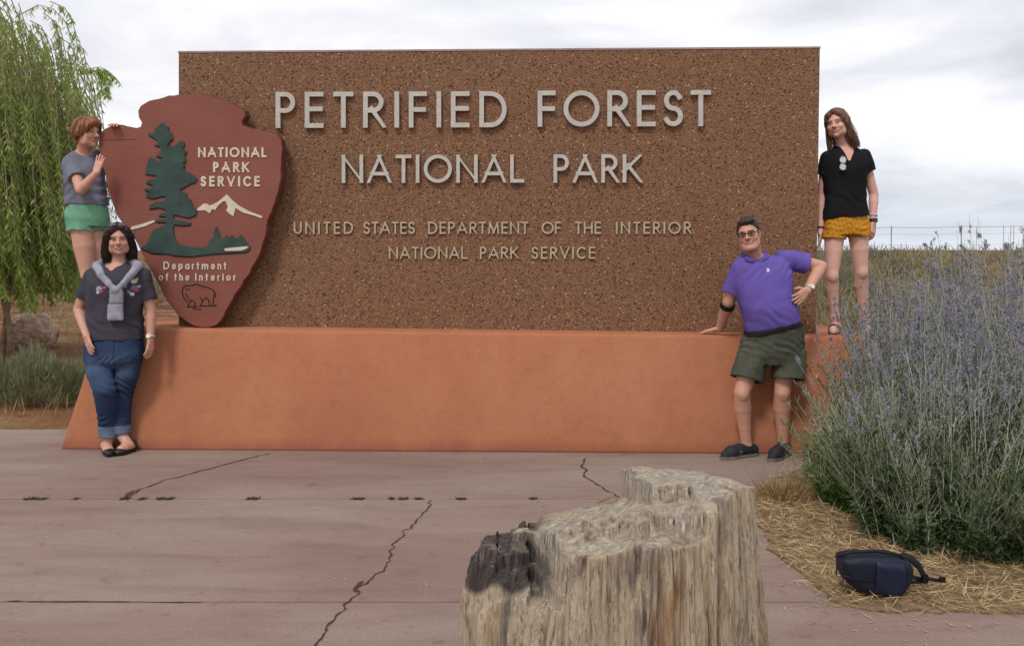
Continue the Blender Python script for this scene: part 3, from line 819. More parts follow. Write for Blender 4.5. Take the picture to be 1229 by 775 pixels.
def head(F, c, M, s=1.0, male=False, smile=1.0):
    L = lambda *p: c + s * (M @ np.array(p, float))
    E = lambda p, r, k: F.add(ell(L(*p), np.array(r) * s, M), k * s)
    E((0, .018, .030), (.074, .094, .086), .02)
    E((0, -.020, -.030), (.060 if not male else .064, .066, .078), .035)
    E((0, -.030, -.075), (.042 if not male else .048, .046, .034), .03)
    F.add(cap(L(0, -.070, -.096), L(0, -.066, -.092), .019 * s, .019 * s), .025 * s)
    for q in (-1, 1):
        E((q * .040, -.060, -.030), (.024, .024, .022), .022)
        E((q * .076, .012, -.008), (.009, .019, .031), .006)
        E((q * .050, -.018, -.072), (.02, .035, .03), .03)
    E((0, -.078, .026), (.052, .014, .013), .018)
    for q in (-1, 1):
        F.sub(ell(L(q * .031, -.098, .003), np.array((.017, .012, .011)) * s, M), .008 * s)
        E((q * .031, -.077, .001), (.013, .011, .010), .003)
    F.add(cap(L(0, -.084, .010), L(0, -.108, -.026), .0075 * s, .0115 * s), .012 * s)
    for q in (-1, 1): F.add(cap(L(q * .012, -.096, -.031), L(q * .010, -.098, -.030), .0085 * s, .0085 * s), .008 * s)
    zc = lambda x: -.064 + smile * 8 * x * x
    for x in np.linspace(-.022, .022, 7):
        for dz, r in ((.0065, .0045), (-.0075, .0055)):
            F.add(cap(L(x, -.088 + 9 * x * x, zc(x) + dz * (1 - (abs(x) / .03) ** 2)), L(x + .004, -.088 + 9 * x * x, zc(x) + dz * (1 - (abs(x) / .03) ** 2)), r * s, r * s), .006 * s)
def paint(V, base, c, M, s, brow, lips, teeth=1.0, stubble=0, blush=(.011, -.010, -.010)):
    col_ = np.tile(np.array(base[:3], float), (len(V), 1))
    q = (V - c) @ M / s
    x, y, z = q.T
    face = (y < -.03) & (np.abs(x) < .085) & (np.abs(z) < .13)
    bl = np.exp(-(((np.abs(x) - .042) / .02) ** 2 + ((z + .028) / .022) ** 2)) * face + .8 * np.exp(-((x / .014) ** 2 + ((z + .028) / .016) ** 2)) * (y < -.085)
    col_ += bl[:, None] * np.array(blush) * np.array(base[:3]) * 6
    b_ = face & (np.abs(z - (.0265 - 4 * (np.abs(x) - .033) ** 2)) < .0042) & (np.abs(x) > .013) & (np.abs(x) < .050) & (y < -.05)
    col_[b_] = col_[b_] * .3 + np.array(brow[:3]) * .7
    ex, ez = (np.abs(x) - .031) / .0145, (z - .002) / .0062
    ey = face & (ex ** 2 + ez ** 2 < 1) & (y < -.05); col_[ey] = (.42, .38, .36)
    ir = ey & ((np.abs(x) - .031) ** 2 + (z - .002) ** 2 < .0058 ** 2); col_[ir] = (.045, .035, .03)
    ls = face & (np.abs(z - (.0085 - 14 * (np.abs(x) - .031) ** 2)) < .0028) & (np.abs(np.abs(x) - .031) < .018) & (y < -.05); col_[ls] = np.array(brow[:3]) * .6
    zc = -.064 + 8 * x * x; u = 1 - np.clip(np.abs(x) / (.029 * max(teeth, 1)), 0, 1) ** 2
    lp = face & (np.abs(z - zc) < .0125 * u) & (y < -.055); col_[lp] = lips[:3]
    if teeth:
        t_ = face & (np.abs(z - zc - .0006) < .0044 * (1 - np.clip(np.abs(x) / (.021 * teeth), 0, 1) ** 4)) & (y < -.055); col_[t_] = (.46, .41, .37)
        cr_ = face & (np.abs(z - zc + .0052) < .0016) & (np.abs(x) < .026 * teeth) & (y < -.055); col_[cr_] = (.10, .03, .03)
    for q_ in (-1, 1):
        nn = face & ((x - q_ * .0085) ** 2 + (z + .0385) ** 2 < .0038 ** 2) & (y < -.085); col_[nn] *= .35
    return np.clip(col_, 0, 1)
def hand(F, W, d, n_, side, s=1.0, curl=.25, spread=1.0, thumb=.7):
    W = v3(W); d = unit(d); n_ = v3(n_); n_ = unit(n_ - (n_ @ d) * d); lat = np.cross(d, n_) * side
    for i, (o, l) in enumerate(zip((.029, .010, -.010, -.028), (.068, .076, .070, .056))):
        K = W + d * (.088 - .005 * abs(i - 1)) * s + lat * o * s
        F.add(cap(W + d * .008 * s + lat * o * .55 * s, K, .0135 * s, .0115 * s), .012)
        p = K; dd = unit(d + lat * o * 5 * spread)
        for sg, f in enumerate((.45, .32, .23)):
            a = curl * (.7 + .4 * sg); dd = unit(dd * math.cos(a) + n_ * math.sin(a)) if a else dd
            r0 = (.0092 - .0009 * sg) * s; q = p + dd * l * f * s
            F.add(cap(p, q, r0, r0 * .93), .003); p = q
    T0 = W + d * .026 * s + lat * .024 * s; T1 = T0 + unit(d * .6 + lat * thumb + n_ * .25) * .040 * s; T2 = T1 + unit(d * .9 + lat * thumb * .45 + n_ * .3) * .032 * s
    F.add(cap(W + d * .015 * s + lat * .012 * s, T0, .014 * s, .0135 * s), .012); F.add(cap(T0, T1, .0130 * s, .0108 * s), .006); F.add(cap(T1, T2, .0106 * s, .0085 * s), .004)
def arm(F, S, E_, W, r=(.046, .040, .039, .026)):
    S, E_, W = v3(S), v3(E_), v3(W)
    tube(F, [S, S * .5 + E_ * .5, E_], [r[0], r[0] * .98, r[1]], .02)
    tube(F, [E_, E_ * .72 + W * .28, W], [r[1] * .97, r[2] * 1.02, r[3]], .004)
def shin(F, K, A, r=(.056, .062, .036), back=(0, .018, 0)):
    K, A = v3(K), v3(A)
    tube(F, [K + [0, 0, .0], K * .70 + A * .30 + v3(back), K * .35 + A * .65 + v3(back) * .5, A], [r[0], r[1], (r[1] + r[2]) * .5 * .92, r[2]], .004)
    F.add(ell(K + [0, -r[0] * .62, -.005], (.030, .024, .040)), .025)
def footskin(F, A, heel, toe):
    heel, toe, A = v3(heel), v3(toe), v3(A)
    tube(F, [A, heel * .8 + toe * .2 + [0, 0, .055]], [.036, .036], .02)
    tube(F, [heel + [0, 0, .036], heel * .5 + toe * .5 + [0, 0, .045], heel * .22 + toe * .78 + [0, 0, .032], toe + [0, 0, .022]], [.032, .036, .036, .020], .02)
def sleeve(S, E_, f, r0, r1, gap=.010):
    """hollow sleeve from shoulder S down the arm to fraction f"""
    S, E_ = v3(S), v3(E_); e = S + (E_ - S) * f; d = unit(E_ - S); gap = .014
    Ln = np.linalg.norm(e - S); rc = r0 + (r1 - r0) * Ln / (Ln + .05) - .015
    body = clip(cap(S, e + d * .05, r0, r1), [(e, d)])
    return minus(body, clip(cap(e - d * .06, e + d * .08, rc, rc), [(e - d * .022, -d)]))
def knee_folds(F, z0, sig, amp, wl, slant=.45):
    X = F.ax[0][:, None, None]; Y = F.ax[1][None, :, None]; Z = F.ax[2][None, None, :]
    ph = (Z + slant * X + .3 * Y + .012 * np.sin(X * 31) + .01 * np.sin(Y * 43)) * 2 * math.pi / wl
    F.F += (amp * np.sin(ph) * np.exp(-((Z - z0) / sig) ** 2) * (.6 + .4 * np.sin(X * 23 + Z * 9))).astype(np.float32)
def strands(F, material, parent, guides, n, seed=0, jit=.10, rs=.0013):
    r = np.random.default_rng(seed); V, Q = F.extract(); PLs = []
    for pts, rad in guides:
        P = np.array(pts, float); rad = np.array(rad); u = np.linspace(0, len(P) - 1, 9)
        Pi = np.stack([np.interp(u, np.arange(len(P)), P[:, i]) for i in range(3)], 1); ri = np.interp(u, np.arange(len(P)), rad)
        for _ in range(3): Pi[1:-1] = (Pi[:-2] + 2 * Pi[1:-1] + Pi[2:]) / 4
        T = np.gradient(Pi, axis=0); T /= np.linalg.norm(T, axis=1, keepdims=True); U = np.cross(T, [.2, .95, .1]); U /= np.linalg.norm(U, axis=1, keepdims=True); W_ = np.cross(T, U)
        for _ in range(n):
            a = r.uniform(0, 6.28) + np.linspace(0, r.normal(0, .5), 9); k = r.uniform(.86, 1 + jit) + np.linspace(0, r.normal(0, .12), 9)
            PLs.append(Pi + (np.cos(a)[:, None] * U + np.sin(a)[:, None] * W_) * (ri * k + np.linspace(0, .004, 9))[:, None] + np.linspace(0, r.uniform(0, .02), 9)[:, None] * np.array([0, 0, -1]))
    PLs = np.array(PLs); V2, Q2 = stems(PLs, np.tile(np.linspace(rs, rs * .5, 9), (len(PLs), 1)))
    return mesh('hair', np.concatenate([V, V2]), np.concatenate([Q, Q2 + len(V)]), material, parent, smooth=True)
def garment(name, F, material, parent, vcol=None):
    V, Q = F.extract(); return mesh(name, V, Q, material, parent, smooth=True, vcol=vcol(V) if vcol else None)
def sneaker(parent, heel, toe, A, material, sole_c, up_c, accent=None, width=1.0):
    heel, toe, A = v3(heel), v3(toe), v3(A); d = unit(toe - heel); l = np.array([-d[1], d[0], 0])
    heel = heel - d * .012; toe = toe + d * .012
    lo = np.minimum(heel, toe) - .09; hi = np.maximum(heel, toe) + .09; lo[2] = -.02; hi[2] = .16
    F = Field(lo, hi, .0045)
    mid, ball = heel * .5 + toe * .5, heel * .25 + toe * .75
    pl = [(heel, (0, 0, -1))]
    for a, b, ra, rb in ((heel + [0, 0, .045], mid + [0, 0, .054], .041, .043), (mid + [0, 0, .054], ball + [0, 0, .040], .043, .045 * width), (ball + [0, 0, .040], toe - d * .02 + [0, 0, .030], .045 * width, .034)):
        F.add(clip(cap(a, b, ra, rb), pl), .012)
    col_ = heel * .78 + toe * .22
    F.add(cap(col_ + [0, 0, .05], col_ + [0, 0, .092] + (A - col_) * [.3, .3, 0], .040, .041), .012)
    F.sub(cap(col_ + [0, 0, .088], col_ + [0, 0, .15], .032, .036), .004)
    F.add(clip(tubep([heel + [0, 0, .012], mid + [0, 0, .010], ball + [0, 0, .010], toe - d * .015 + [0, 0, .014]], [.043, .042, .049 * width, .040]), [(heel + [0, 0, .024], (0, 0, 1)), (heel, (0, 0, -1))]), .002)
    for t_ in (.48, .57, .66):
        q = heel * (1 - t_) + toe * t_ + [0, 0, .094 - (t_ - .48) * .10]; F.add(cap(q - l * .022, q + l * .022, .0045, .0045), .003)
    def vc(V):
        c_ = np.tile(np.array(up_c[:3]), (len(V), 1)); c_[V[:, 2] < .021] = sole_c[:3]
        if accent is not None:
            k = (V - heel) @ d / np.linalg.norm(toe - heel); c_[(np.abs(k - .55) < .05) & (V[:, 2] > .025) & (V[:, 2] < .06)] = accent[:3]
        return c_
    return garment('shoe', F, material, parent, vc)
def watch(parent, name, W, E_, r, material, face=None, width=.020, fm=None, n_=(0, -1, .2)):
    d = unit(v3(E_) - v3(W)); mb = MB()
    u = unit(np.cross(d, [.3, .9, .1])); w_ = np.cross(d, u)
    c = v3(W); th = np.arange(20) * 2 * math.pi / 20
    for off in (0,):
        rings = []
        for dd, rr in ((-width / 2, r), (-width / 2, r + .004), (width / 2, r + .004), (width / 2, r)): rings += [c + d * dd + rr * (math.cos(t) * u + math.sin(t) * w_) for t in th]
        f = [[a * 20 + i, a * 20 + (i + 1) % 20, ((a + 1) % 4) * 20 + (i + 1) % 20, ((a + 1) % 4) * 20 + i] for a in range(4) for i in range(20)]
        mb.poly(rings, f)
    o = mb.build(name, material, parent, smooth=True)
    if fm is not None:
        n_ = unit(v3(n_) - (v3(n_) @ d) * d); e = np.cross(d, n_); mb = MB()
        ring = [c + n_ * (r + .001) + .017 * (math.cos(t) * d + math.sin(t) * e) for t in th]
        mb.prism(ring, np.zeros(3), n_ * .009); mb.build('dial', fm, o)
    return o
def glasses(parent, c, M, s, mf, ml, name='glasses', up=0.0, fwd=0.0, pit=0.0, big=1.0, arms=True):
    """two rims, bridge and temples in head coordinates"""
    Rx = np.array([[1, 0, 0], [0, math.cos(pit), -math.sin(pit)], [0, math.sin(pit), math.cos(pit)]])
    L = lambda x, y, z: c + s * (M @ (Rx @ np.array([x, y, z]) + [0, fwd, up]))
    mb = MB(); lens = MB()
    for q in (-1, 1):
        ring = [(q * (.033 + .024 * big * np.sign(math.cos(t)) * abs(math.cos(t)) ** .7), -.098 + .006 * (abs(q * (.033 + .024 * math.cos(t))) / .05) ** 2, .000 + .016 * big * np.sign(math.sin(t)) * abs(math.sin(t)) ** .7) for t in np.arange(20) * 2 * math.pi / 20]
        w_ = [L(*p) for p in ring]; mb.tube(w_, .0030 * s, 6, closed=True)
        lens.prism([L(p[0], p[1], p[2]) for p in ring], M @ Rx @ np.array([0, .0008, 0]), M @ Rx @ np.array([0, -.0008, 0]))
        if arms: mb.tube([L(q * .058, -.094, .006), L(q * .073, -.075, .007), L(q * .080, .0, .004), L(q * .080, .012, -.004)], .0028 * s, 6)
    mb.tube([L(-.010, -.100, .004), L(0, -.103, .006), L(.010, -.100, .004)], .0026 * s, 6)
    o = mb.build(name, mf, parent, smooth=True); lens.build('lenses', ml, o); return o
M_black = simple('black_plastic', C(22, 20, 20), .35, .1, 30, spec=.5)
m, n, p = mat('clear_lens'); p.inputs['Base Color'].default_value = (.9, .9, .9, 1); p.inputs['Roughness'].default_value = .05; p.inputs['Transmission Weight'].default_value = 1; p.inputs['IOR'].default_value = 1.02; M_lens = m
M_dark_lens = simple('dark_lens', C(36, 34, 36), .12, .1, 10, spec=.7)
M_mirror_lens = simple('mirror_lens', C(205, 205, 205), .18, .1, 10, metal=.85)
M_metal = simple('pale_metal', C(200, 196, 188), .3, .08, 30, metal=.7)
M_dial = simple('watch_dial', C(222, 220, 210), .35, .05, 30)
M_silver = simple('silver_band', C(196, 190, 180), .35, .08, 40, metal=.4)
SK = {'w': C(206, 156, 134), 'm': C(208, 156, 132), 'g': C(212, 160, 138), 'p': C(224, 176, 158)}
SK = {k: tuple(x * .92 for x in v[:3]) for k, v in SK.items()}
LIP = C(176, 92, 88)
PB = lambda x0, x1, Y, pad=.06: (float(J(x0, 300, Y)[0]) - pad, float(J(x1, 300, Y)[0]) + pad)

# ---------------------------------------------------------------- woman in front of the plinth
def woman_front():
    Y = 6.16
    hc = J(142, 287.5, Y - .02); M = rot(yaw=R(24), pitch=R(3), roll=R(-3)); s = .95
    x0, x1 = PB(88, 190, Y); lo = [x0, 5.78, -.01]; hi = [x1, 6.5, 1.74]
    hx, hz_ = hc[0], hc[2]
    F = Field(lo, hi, .006, [(hx - .09, hx + .09, .003)], [(hc[1] - .13, hc[1] + .12, .003)], [(hz_ - .13, hz_ + .13, .003), (.72, .92, .0045)])
    head(F, hc, M, s, smile=1.0)
    nb = J(141, 317, Y + .02)
    F.add(cap(hc + M @ arr3(0, .022, -.06), nb, .050, .055), .025)
    secs = [(J(141, 314, Y + .02), .075, .065), (J(140.5, 318, Y + .02), .115, .090), (J(140, 323, Y + .01), .168, .106), (J(139.5, 333, Y), .205, .126), (J(139, 345, Y - .01), .206, .142), (J(138.5, 362, Y), .200, .130), (J(138, 380, Y), .200, .132), (J(138, 395, Y), .210, .136), (J(138, 406, Y), .216, .138)]
    F.add(loft(secs, p=2.3, grow=-.018), .03)
    SL, SR = J(110.5, 331, Y + .01), J(170.5, 330, Y + .01)
    EL, ER = J(94.5, 372, Y + .03), J(181, 372, Y + .02); WL, WR = J(104, 403, Y - .14), J(180.5, 408, Y - .03)
    arm(F, SL, EL, WL, (.044, .038, .035, .024)); arm(F, SR, ER, WR, (.044, .038, .035, .024))
    hand(F, WL, J(110, 425, Y - .19) - WL, arr3(.55, .8, 0), -1, .90, .16)
    hand(F, WR, J(178.5, 430, Y - .05) - WR, arr3(-1, .3, 0), 1, .88, .30)
    AL, AR = J(130, 527, 6.14), J(147, 523, 6.16)
    hL, tL = ground(131, 541.0), ground(134.5, 546.2); hR, tR = ground(157, 539.6), ground(143.5, 545.5)
    hL, tL = arr3(float(J(127.5, 540, 6.2)[0]), 6.185, 0), arr3(float(J(133, 540, 6.02)[0]), 6.0, 0)
    hR, tR = arr3(float(J(157.5, 540, 6.15)[0]), 6.15, 0), arr3(float(J(143, 540, 6.04)[0]), 6.03, 0)
    F.add(cap(J(128.5, 500, Y - .04), AL, .040, .033), .02); F.add(cap(J(146.5, 500, Y + .02), AR, .040, .033), .02)
    footskin(F, AL, hL, tL); footskin(F, AR, hR, tR)
    V, Q = F.extract()
    cc = paint(V, SK['w'], hc, M, s, C(44, 32, 30), C(170, 84, 84))
    org = (float(J(139, 540, Y)[0]), Y, 0)
    P = mesh('person', V, Q, M_skin, None, org, True, cc)
    tag(P, 'dark-haired woman in jeans and charcoal tee with grey sweater tied round her neck', 'person')
    # tee
    F = Field([lo[0], Y - .24, .72], [hi[0], Y + .24, 1.46], .0055)
    F.add(loft(secs, p=2.3), .01)
    F.add(sleeve(SL, EL, .64, .060, .064), .025); F.add(sleeve(SR, ER, .72, .060, .064), .025)
    F.sub(ell(nb + arr3(0, -.03, .02), (.072, .10, .055)), .01); F.sub(cap(nb + arr3(0, -.09, 0), nb + arr3(0, -.14, -.055), .030, .012), .012)
    F.wrinkle(.0036, .20, 6, 4, (1, .6, 1)); F.wrinkle(.0014, .08, 6, 9); knee_folds(F, J(138, 388, Y)[2], .07, .0042, .075, .5); knee_folds(F, J(138, 338, Y)[2], .05, .0026, .06, -.8)
    def vc(V):
        c_ = np.tile(np.array(C(68, 66, 74)[:3]), (len(V), 1)); fr = V[:, 1] < Y - .02
        def blob(px, py, r, colr):
            q = J(px, py, Y - .13); k = fr & (((V[:, 0] - q[0]) ** 2 + (V[:, 2] - q[2]) ** 2) < r ** 2); c_[k] = colr[:3]
        for px, py, r, k in ((123, 333, .014, C(176, 180, 176)), (125, 336, .012, C(120, 140, 110)), (120, 347, .022, C(150, 160, 190)), (122, 349, .012, C(190, 70, 80)), (118, 351, .011, C(196, 196, 204)), (126, 345, .010, C(186, 96, 100)), (129, 341, .009, C(190, 196, 200)),
                             (152, 335, .013, C(140, 150, 96)), (157, 338, .016, C(204, 196, 176)), (159, 335, .009, C(200, 170, 80)), (149, 343, .010, C(196, 200, 206)), (158, 346, .020, C(130, 112, 156)), (160, 349, .012, C(182, 78, 90)), (156, 353, .013, C(206, 208, 214)), (162, 344, .010, C(160, 160, 190)), (153, 350, .009, C(196, 120, 130))): blob(px, py, r, k)
        return c_
    garment('t_shirt', F, cloth('charcoal_jersey', None, .12, attr=True), P, vc)
    # jeans
    F = Field([lo[0], Y - .3, .08], [hi[0], Y + .24, .92], .0055)
    ps = [(J(138, 402, Y), .200, .128), (J(137.5, 412, Y), .212, .140), (J(137, 424, Y - .005), .214, .146), (J(137, 433, Y - .01), .196, .136), (J(137, 438, Y), .15, .11), (J(137, 442, Y), .08, .07), (J(137, 445, Y), .03, .03)]
    F.add(loft(ps, p=2.4), .02)
    tube(F, [J(121, 424, Y), J(120.5, 448, Y - .07), J(125.5, 468, Y - .10), J(128, 490, Y - .06), J(129.5, 512, Y - .02)], [.100, .092, .080, .070, .066], .03)
    tube(F, [J(155, 424, Y), J(153, 448, Y - .01), J(148, 468, Y + .02), J(146.5, 490, Y + .02), J(146, 510, Y + .01)], [.098, .086, .074, .066, .062], .008)
    F.add(clip(cap(J(129.5, 509, Y - .02), J(130.5, 525, Y - .02), .072, .070), [(J(130, 523.5, Y), (0, 0, -1)), (J(130, 510, Y), (0, 0, 1))]), .003)
    F.add(clip(cap(J(146, 507, Y + .01), J(146.5, 521, Y + .01), .066, .064), [(J(146, 519.5, Y), (0, 0, -1)), (J(146, 507.5, Y), (0, 0, 1))]), .003)
    F.sub(clip(cap(J(129.5, 512, Y - .02), J(131, 532, Y - .02), .050, .050), [(J(130, 513, Y), (0, 0, 1))]), .003)
    F.wrinkle(.0024, .16, 6, 5, (1, .6, 1)); knee_folds(F, J(135, 466, Y)[2], .075, .0060, .050); knee_folds(F, J(135, 428, Y)[2], .03, .0045, .045, -.8); knee_folds(F, J(135, 500, Y)[2], .05, .0048, .046, -.4)
    jc0, jc1, jc2 = [np.array(C(*q)[:3]) for q in ((44, 60, 88), (78, 98, 128), (104, 116, 138))]
    def vj(V):
        fade = np.exp(-((V[:, 2] - .62) / .14) ** 2) * np.clip((Y - .03 - V[:, 1]) / .08, 0, 1) * .8
        c_ = jc0 * (1 - fade[:, None]) + jc1 * fade[:, None]
        for xs_, za, zb in ((137.5, 404, 438), (112, 404, 420), (164, 404, 420)):
            qa, qb = J(xs_, za, Y - .13), J(xs_ + (4 if xs_ > 150 else -6 if xs_ < 120 else 0), zb, Y - .13); t = np.clip((V[:, 2] - qa[2]) / (qb[2] - qa[2]), 0, 1); k = (V[:, 1] < Y) & (np.abs(V[:, 0] - (qa[0] + t * (qb[0] - qa[0]))) < .0035) & (V[:, 2] > qb[2]) & (V[:, 2] < qa[2]); c_[k] = jc0 * .62
        zc_ = J(130, 510, Y)[2]; c_[V[:, 2] < zc_ + .002] = jc2; return c_
    garment('jeans', F, cloth('denim', None, .28, 380, attr=True, bs=.4), P, vj)
    # flats
    Mfl = simple('black_leather', C(24, 22, 24), .4, .1, 30, spec=.5)
    for h_, t_ in ((hL, tL), (hR, tR)):
        d = unit(t_ - h_); h2, t2 = h_ - d * .012, t_ + d * .012
        F = Field(np.minimum(h2, t2) - [.08, .08, .01], np.maximum(h2, t2) + [.08, .08, .1], .004)
        F.add(clip(tubep([h2 + [0, 0, .035], h2 * .5 + t2 * .5 + [0, 0, .035], h2 * .25 + t2 * .75 + [0, 0, .03], t2 - d * .01 + [0, 0, .024]], [.037, .039, .043, .030]), [(h2 + [0, 0, .036], (0, 0, 1) if True else 0), (h2, (0, 0, -1))]), .002)
        F.add(ell(t2 - d * .03 + [0, 0, .03], (.042, .042, .026)), .008)
        F.add(clip(cap(h2 + [0, 0, .03], h2 + [0, 0, .055], .036, .032), [(h2 + d * .022, d)]), .004)
        garment('shoe', F, Mfl, P)
    # hair
    Mh = hairmat('dark_brown_hair', C(30, 22, 20), C(58, 42, 38))
    L = lambda *p: hc + s * (M @ np.array(p, float))
    F = Field(hc - [.2, .2, .27], hc + [.2, .22, .17], .005)
    F.add(ell(L(0, .022, .036), arr3(.084, .102, .091), M), .01)
    for q in (-1, 1):
        tube(F, [L(q * .064, -.022, .06), L(q * .075, -.012, .0), L(q * .082, .0, -.06), L(q * .088, .008, -.115), L(q * .084, .015, -.160)], [.022, .022, .025, .028, .015], .03)
        tube(F, [L(q * .05, .06, .0), L(q * .07, .07, -.10), L(q * .075, .06, -.17)], [.06, .055, .03], .03)
        tube(F, [L(q * .03, -.066, .098), L(q * .064, -.062, .070), L(q * .077, -.045, .02)], [.016, .018, .016], .02)
    F.sub(ell(L(.004, -.106, -.018), arr3(.061, .075, .100), M), .012)
    F.wrinkle(.004, .035, 8, 2, (1, 1, .25)); F.wrinkle(.0025, .014, 8, 3, (1, 1, .12))
    gd = []
    for q in (-1, 1):
        gd.append(([L(q * .064, -.022, .06), L(q * .079, -.012, .0), L(q * .088, .0, -.06), L(q * .094, .008, -.115), L(q * .088, .015, -.165)], [.026, .027, .029, .031, .024]))
        gd.append(([L(q * .01, .0, .09), L(q * .05, -.01, .075), L(q * .078, .0, .02), L(q * .09, .012, -.06), L(q * .085, .03, -.15)], [.03, .026, .022, .028, .024]))
    strands(F, Mh, P, gd, 110, 5)
    glasses(P, hc, M, s, M_black, simple('grey_lens', C(92, 86, 92), .15, .1, 10, spec=.8), 'sunglasses', up=.054, fwd=.010, pit=R(-42), big=1.0, arms=False)
    watch(P, 'watch', WR + (ER - WR) * .12, ER, .029, M_silver, fm=M_dial, n_=(0, -1, 0))
    # tied sweater
    Msw = cloth('grey_knit', C(146, 146, 158), .22, 260, bs=.5)
    F = Field([lo[0] + .05, Y - .26, .95], [hi[0] - .05, Y + .18, 1.48], .0055)
    tube(F, [J(141, 312, Y + .10), J(126, 313.5, Y + .06), J(117, 319, Y - .01), J(122, 331, Y - .125), J(132, 342, Y - .165), J(137, 348, Y - .168)], [.030, .030, .034, .027, .023, .020], .02)
    tube(F, [J(141, 312, Y + .10), J(157, 313.5, Y + .06), J(166, 319, Y - .01), J(158, 329, Y - .125), J(148, 340, Y - .165), J(142, 347, Y - .172)], [.030, .030, .034, .026, .022, .020], .02)
    F.add(ell(J(139.5, 348, Y - .170), (.038, .022, .026)), .012)
    F.add(rbox(J(139.8, 356, Y - .165), (.050, .020, .052), .016), .012); F.add(rbox(J(138.6, 374.5, Y - .160), (.056, .018, .063), .015), .004)
    F.wrinkle(.0022, .07, 7, 12, (1, .4, .3)); F.wrinkle(.0010, .018, 6, 13, (1, .3, .2))
    garment('sweater', F, Msw, P)
    return P
woman_front()

# ---------------------------------------------------------------- man
def man():
    Y = 6.02
    hc = J(898.5, 281, Y - .06); M = rot(yaw=R(-24), pitch=R(3), roll=R(-11)); s = .95
    x0, x1 = PB(838, 990, Y); lo = [x0, 5.62, -.01]; hi = [x1, 6.52, 1.76]
    F = Field(lo, hi, .006, [(hc[0] - .09, hc[0] + .09, .003), (float(J(838, 300, 6.35)[0]), float(J(868, 300, 6.3)[0]), .0042)], [(hc[1] - .13, hc[1] + .12, .003)], [(hc[2] - .13, hc[2] + .13, .003), (.84, .93, .0042)])
    head(F, hc, M, s, True, 1.0)
    L = lambda *p: hc + s * (M @ np.array(p, float))
    nb = J(904, 310, Y + .01)
    F.add(cap(hc + M @ arr3(0, .02, -.06), nb, .060, .066), .03)
    F.add(ell(L(0, -.045, -.105), arr3(.045, .045, .022), M), .03)
    secs = [(J(906, 304, Y + .02), .075, .07), (J(910, 307.5, Y + .02), .130, .095), (J(912.5, 313, Y + .01), .180, .116), (J(914, 325, Y), .208, .132), (J(915, 340, Y - .01), .205, .146), (J(917.5, 355, Y - .02), .202, .158), (J(922, 370, Y - .025), .203, .166), (J(926, 383, Y - .02), .200, .162), (J(929, 396, Y - .01), .200, .150), (J(930, 404, Y), .20, .14)]
    yw = R(-4)
    F.add(loft(secs, yaw=yw, p=2.3, grow=-.028), .02)
    SL, SR = J(887, 322, Y + .03), J(941, 310, Y + .02)
    EL, ER = J(874.5, 362, Y + .10), J(985, 320, Y + .04); WL, WR = J(864, 393.5, Y + .26), J(969, 349, Y - .10)
    arm(F, SL, EL, WL, (.050, .045, .044, .030)); arm(F, SR, ER, WR, (.050, .045, .044, .030))
    zt = top_z(float(J(852, 400, 6.36)[0]))
    tip = arr3(float(J(841, 400, 6.34)[0]), 6.36, zt + .012)
    WLh = arr3(WL[0], WL[1], max(WL[2], zt + .028))
    hand(F, WLh, tip - WLh, arr3(0, .1, -1), -1, 1.02, .06, 1.5, .8)
    hand(F, WR, J(953, 363, Y - .185) - WR, arr3(-.5, .85, -.1), -1, 1.0, .12, 1.2)
    hpL, hpR = J(908, 410, Y), J(947, 406, Y)
    KL, KR = J(890.5, 471, Y - .07), J(939, 471, Y - .05); AL, AR = J(896, 533, Y + .0), J(940, 533, Y + .02)
    for H_, K_ in ((hpL, KL), (hpR, KR)): tube(F, [H_, H_ * .5 + K_ * .5, K_], [.088, .076, .0565], .02)
    shin(F, KL, AL, (.057, .063, .038)); shin(F, KR, AR, (.057, .063, .038))
    hL = arr3(float(J(903, 545, 6.02)[0]), 6.04, 0); tL = arr3(float(J(869, 549, 5.95)[0]), 5.93, 0)
    hR = arr3(float(J(944, 548, 6.04)[0]), 6.06, 0); tR = arr3(float(J(926, 551, 5.9)[0]), 5.88, 0)
    footskin(F, AL, hL, tL); footskin(F, AR, hR, tR)
    V, Q = F.extract()
    cc = paint(V, SK['m'], hc, M, s, C(60, 46, 40), C(170, 92, 82), teeth=1.25, blush=(.018, -.008, -.010))
    P = mesh('person', V, Q, M_skin, None, (float(J(915, 545, Y)[0]), Y, 0), True, cc)
    tag(P, 'man with glasses in purple polo shirt and olive shorts leaning a hand on the plinth', 'person')
    # polo
    F = Field([lo[0], Y - .28, .84], [hi[0], Y + .26, 1.50], .0055)
    hemL, hemR = J(896, 399, Y), J(960, 383, Y)
    hn = unit(np.cross(hemR - hemL, arr3(0, 1, 0))); hn = hn if hn[2] < 0 else -hn
    F.add(clip(loft(secs, yaw=yw, p=2.3), [(hemL, hn)]), .01)
    F.add(sleeve(SL, EL, .70, .066, .076), .03); F.add(sleeve(SR, ER, .62, .068, .082), .03)
    F.sub(ell(nb + arr3(0, -.02, .03), (.068, .09, .05)), .01); F.sub(cap(nb + arr3(-.004, -.10, .0), nb + arr3(-.008, -.15, -.06), .026, .010), .01)
    F.wrinkle(.0030, .22, 6, 14, (1, .6, .8)); F.wrinkle(.0012, .08, 6, 19); knee_folds(F, J(920, 380, Y)[2], .07, .0040, .065, .6); knee_folds(F, J(930, 325, Y)[2], .06, .0032, .07, -.9)
    lg = J(922.5, 324, Y - .14)
    def vp(V):
        c_ = np.tile(np.array(C(106, 88, 166)[:3]), (len(V), 1))
        k = (V[:, 1] < Y) & (((V[:, 0] - lg[0]) / .010) ** 2 + ((V[:, 2] - lg[2]) / .015) ** 2 < 1); c_[k] = C(214, 208, 226)[:3]; return c_
    Mpolo = cloth('purple_pique', None, .10, 420, attr=True)
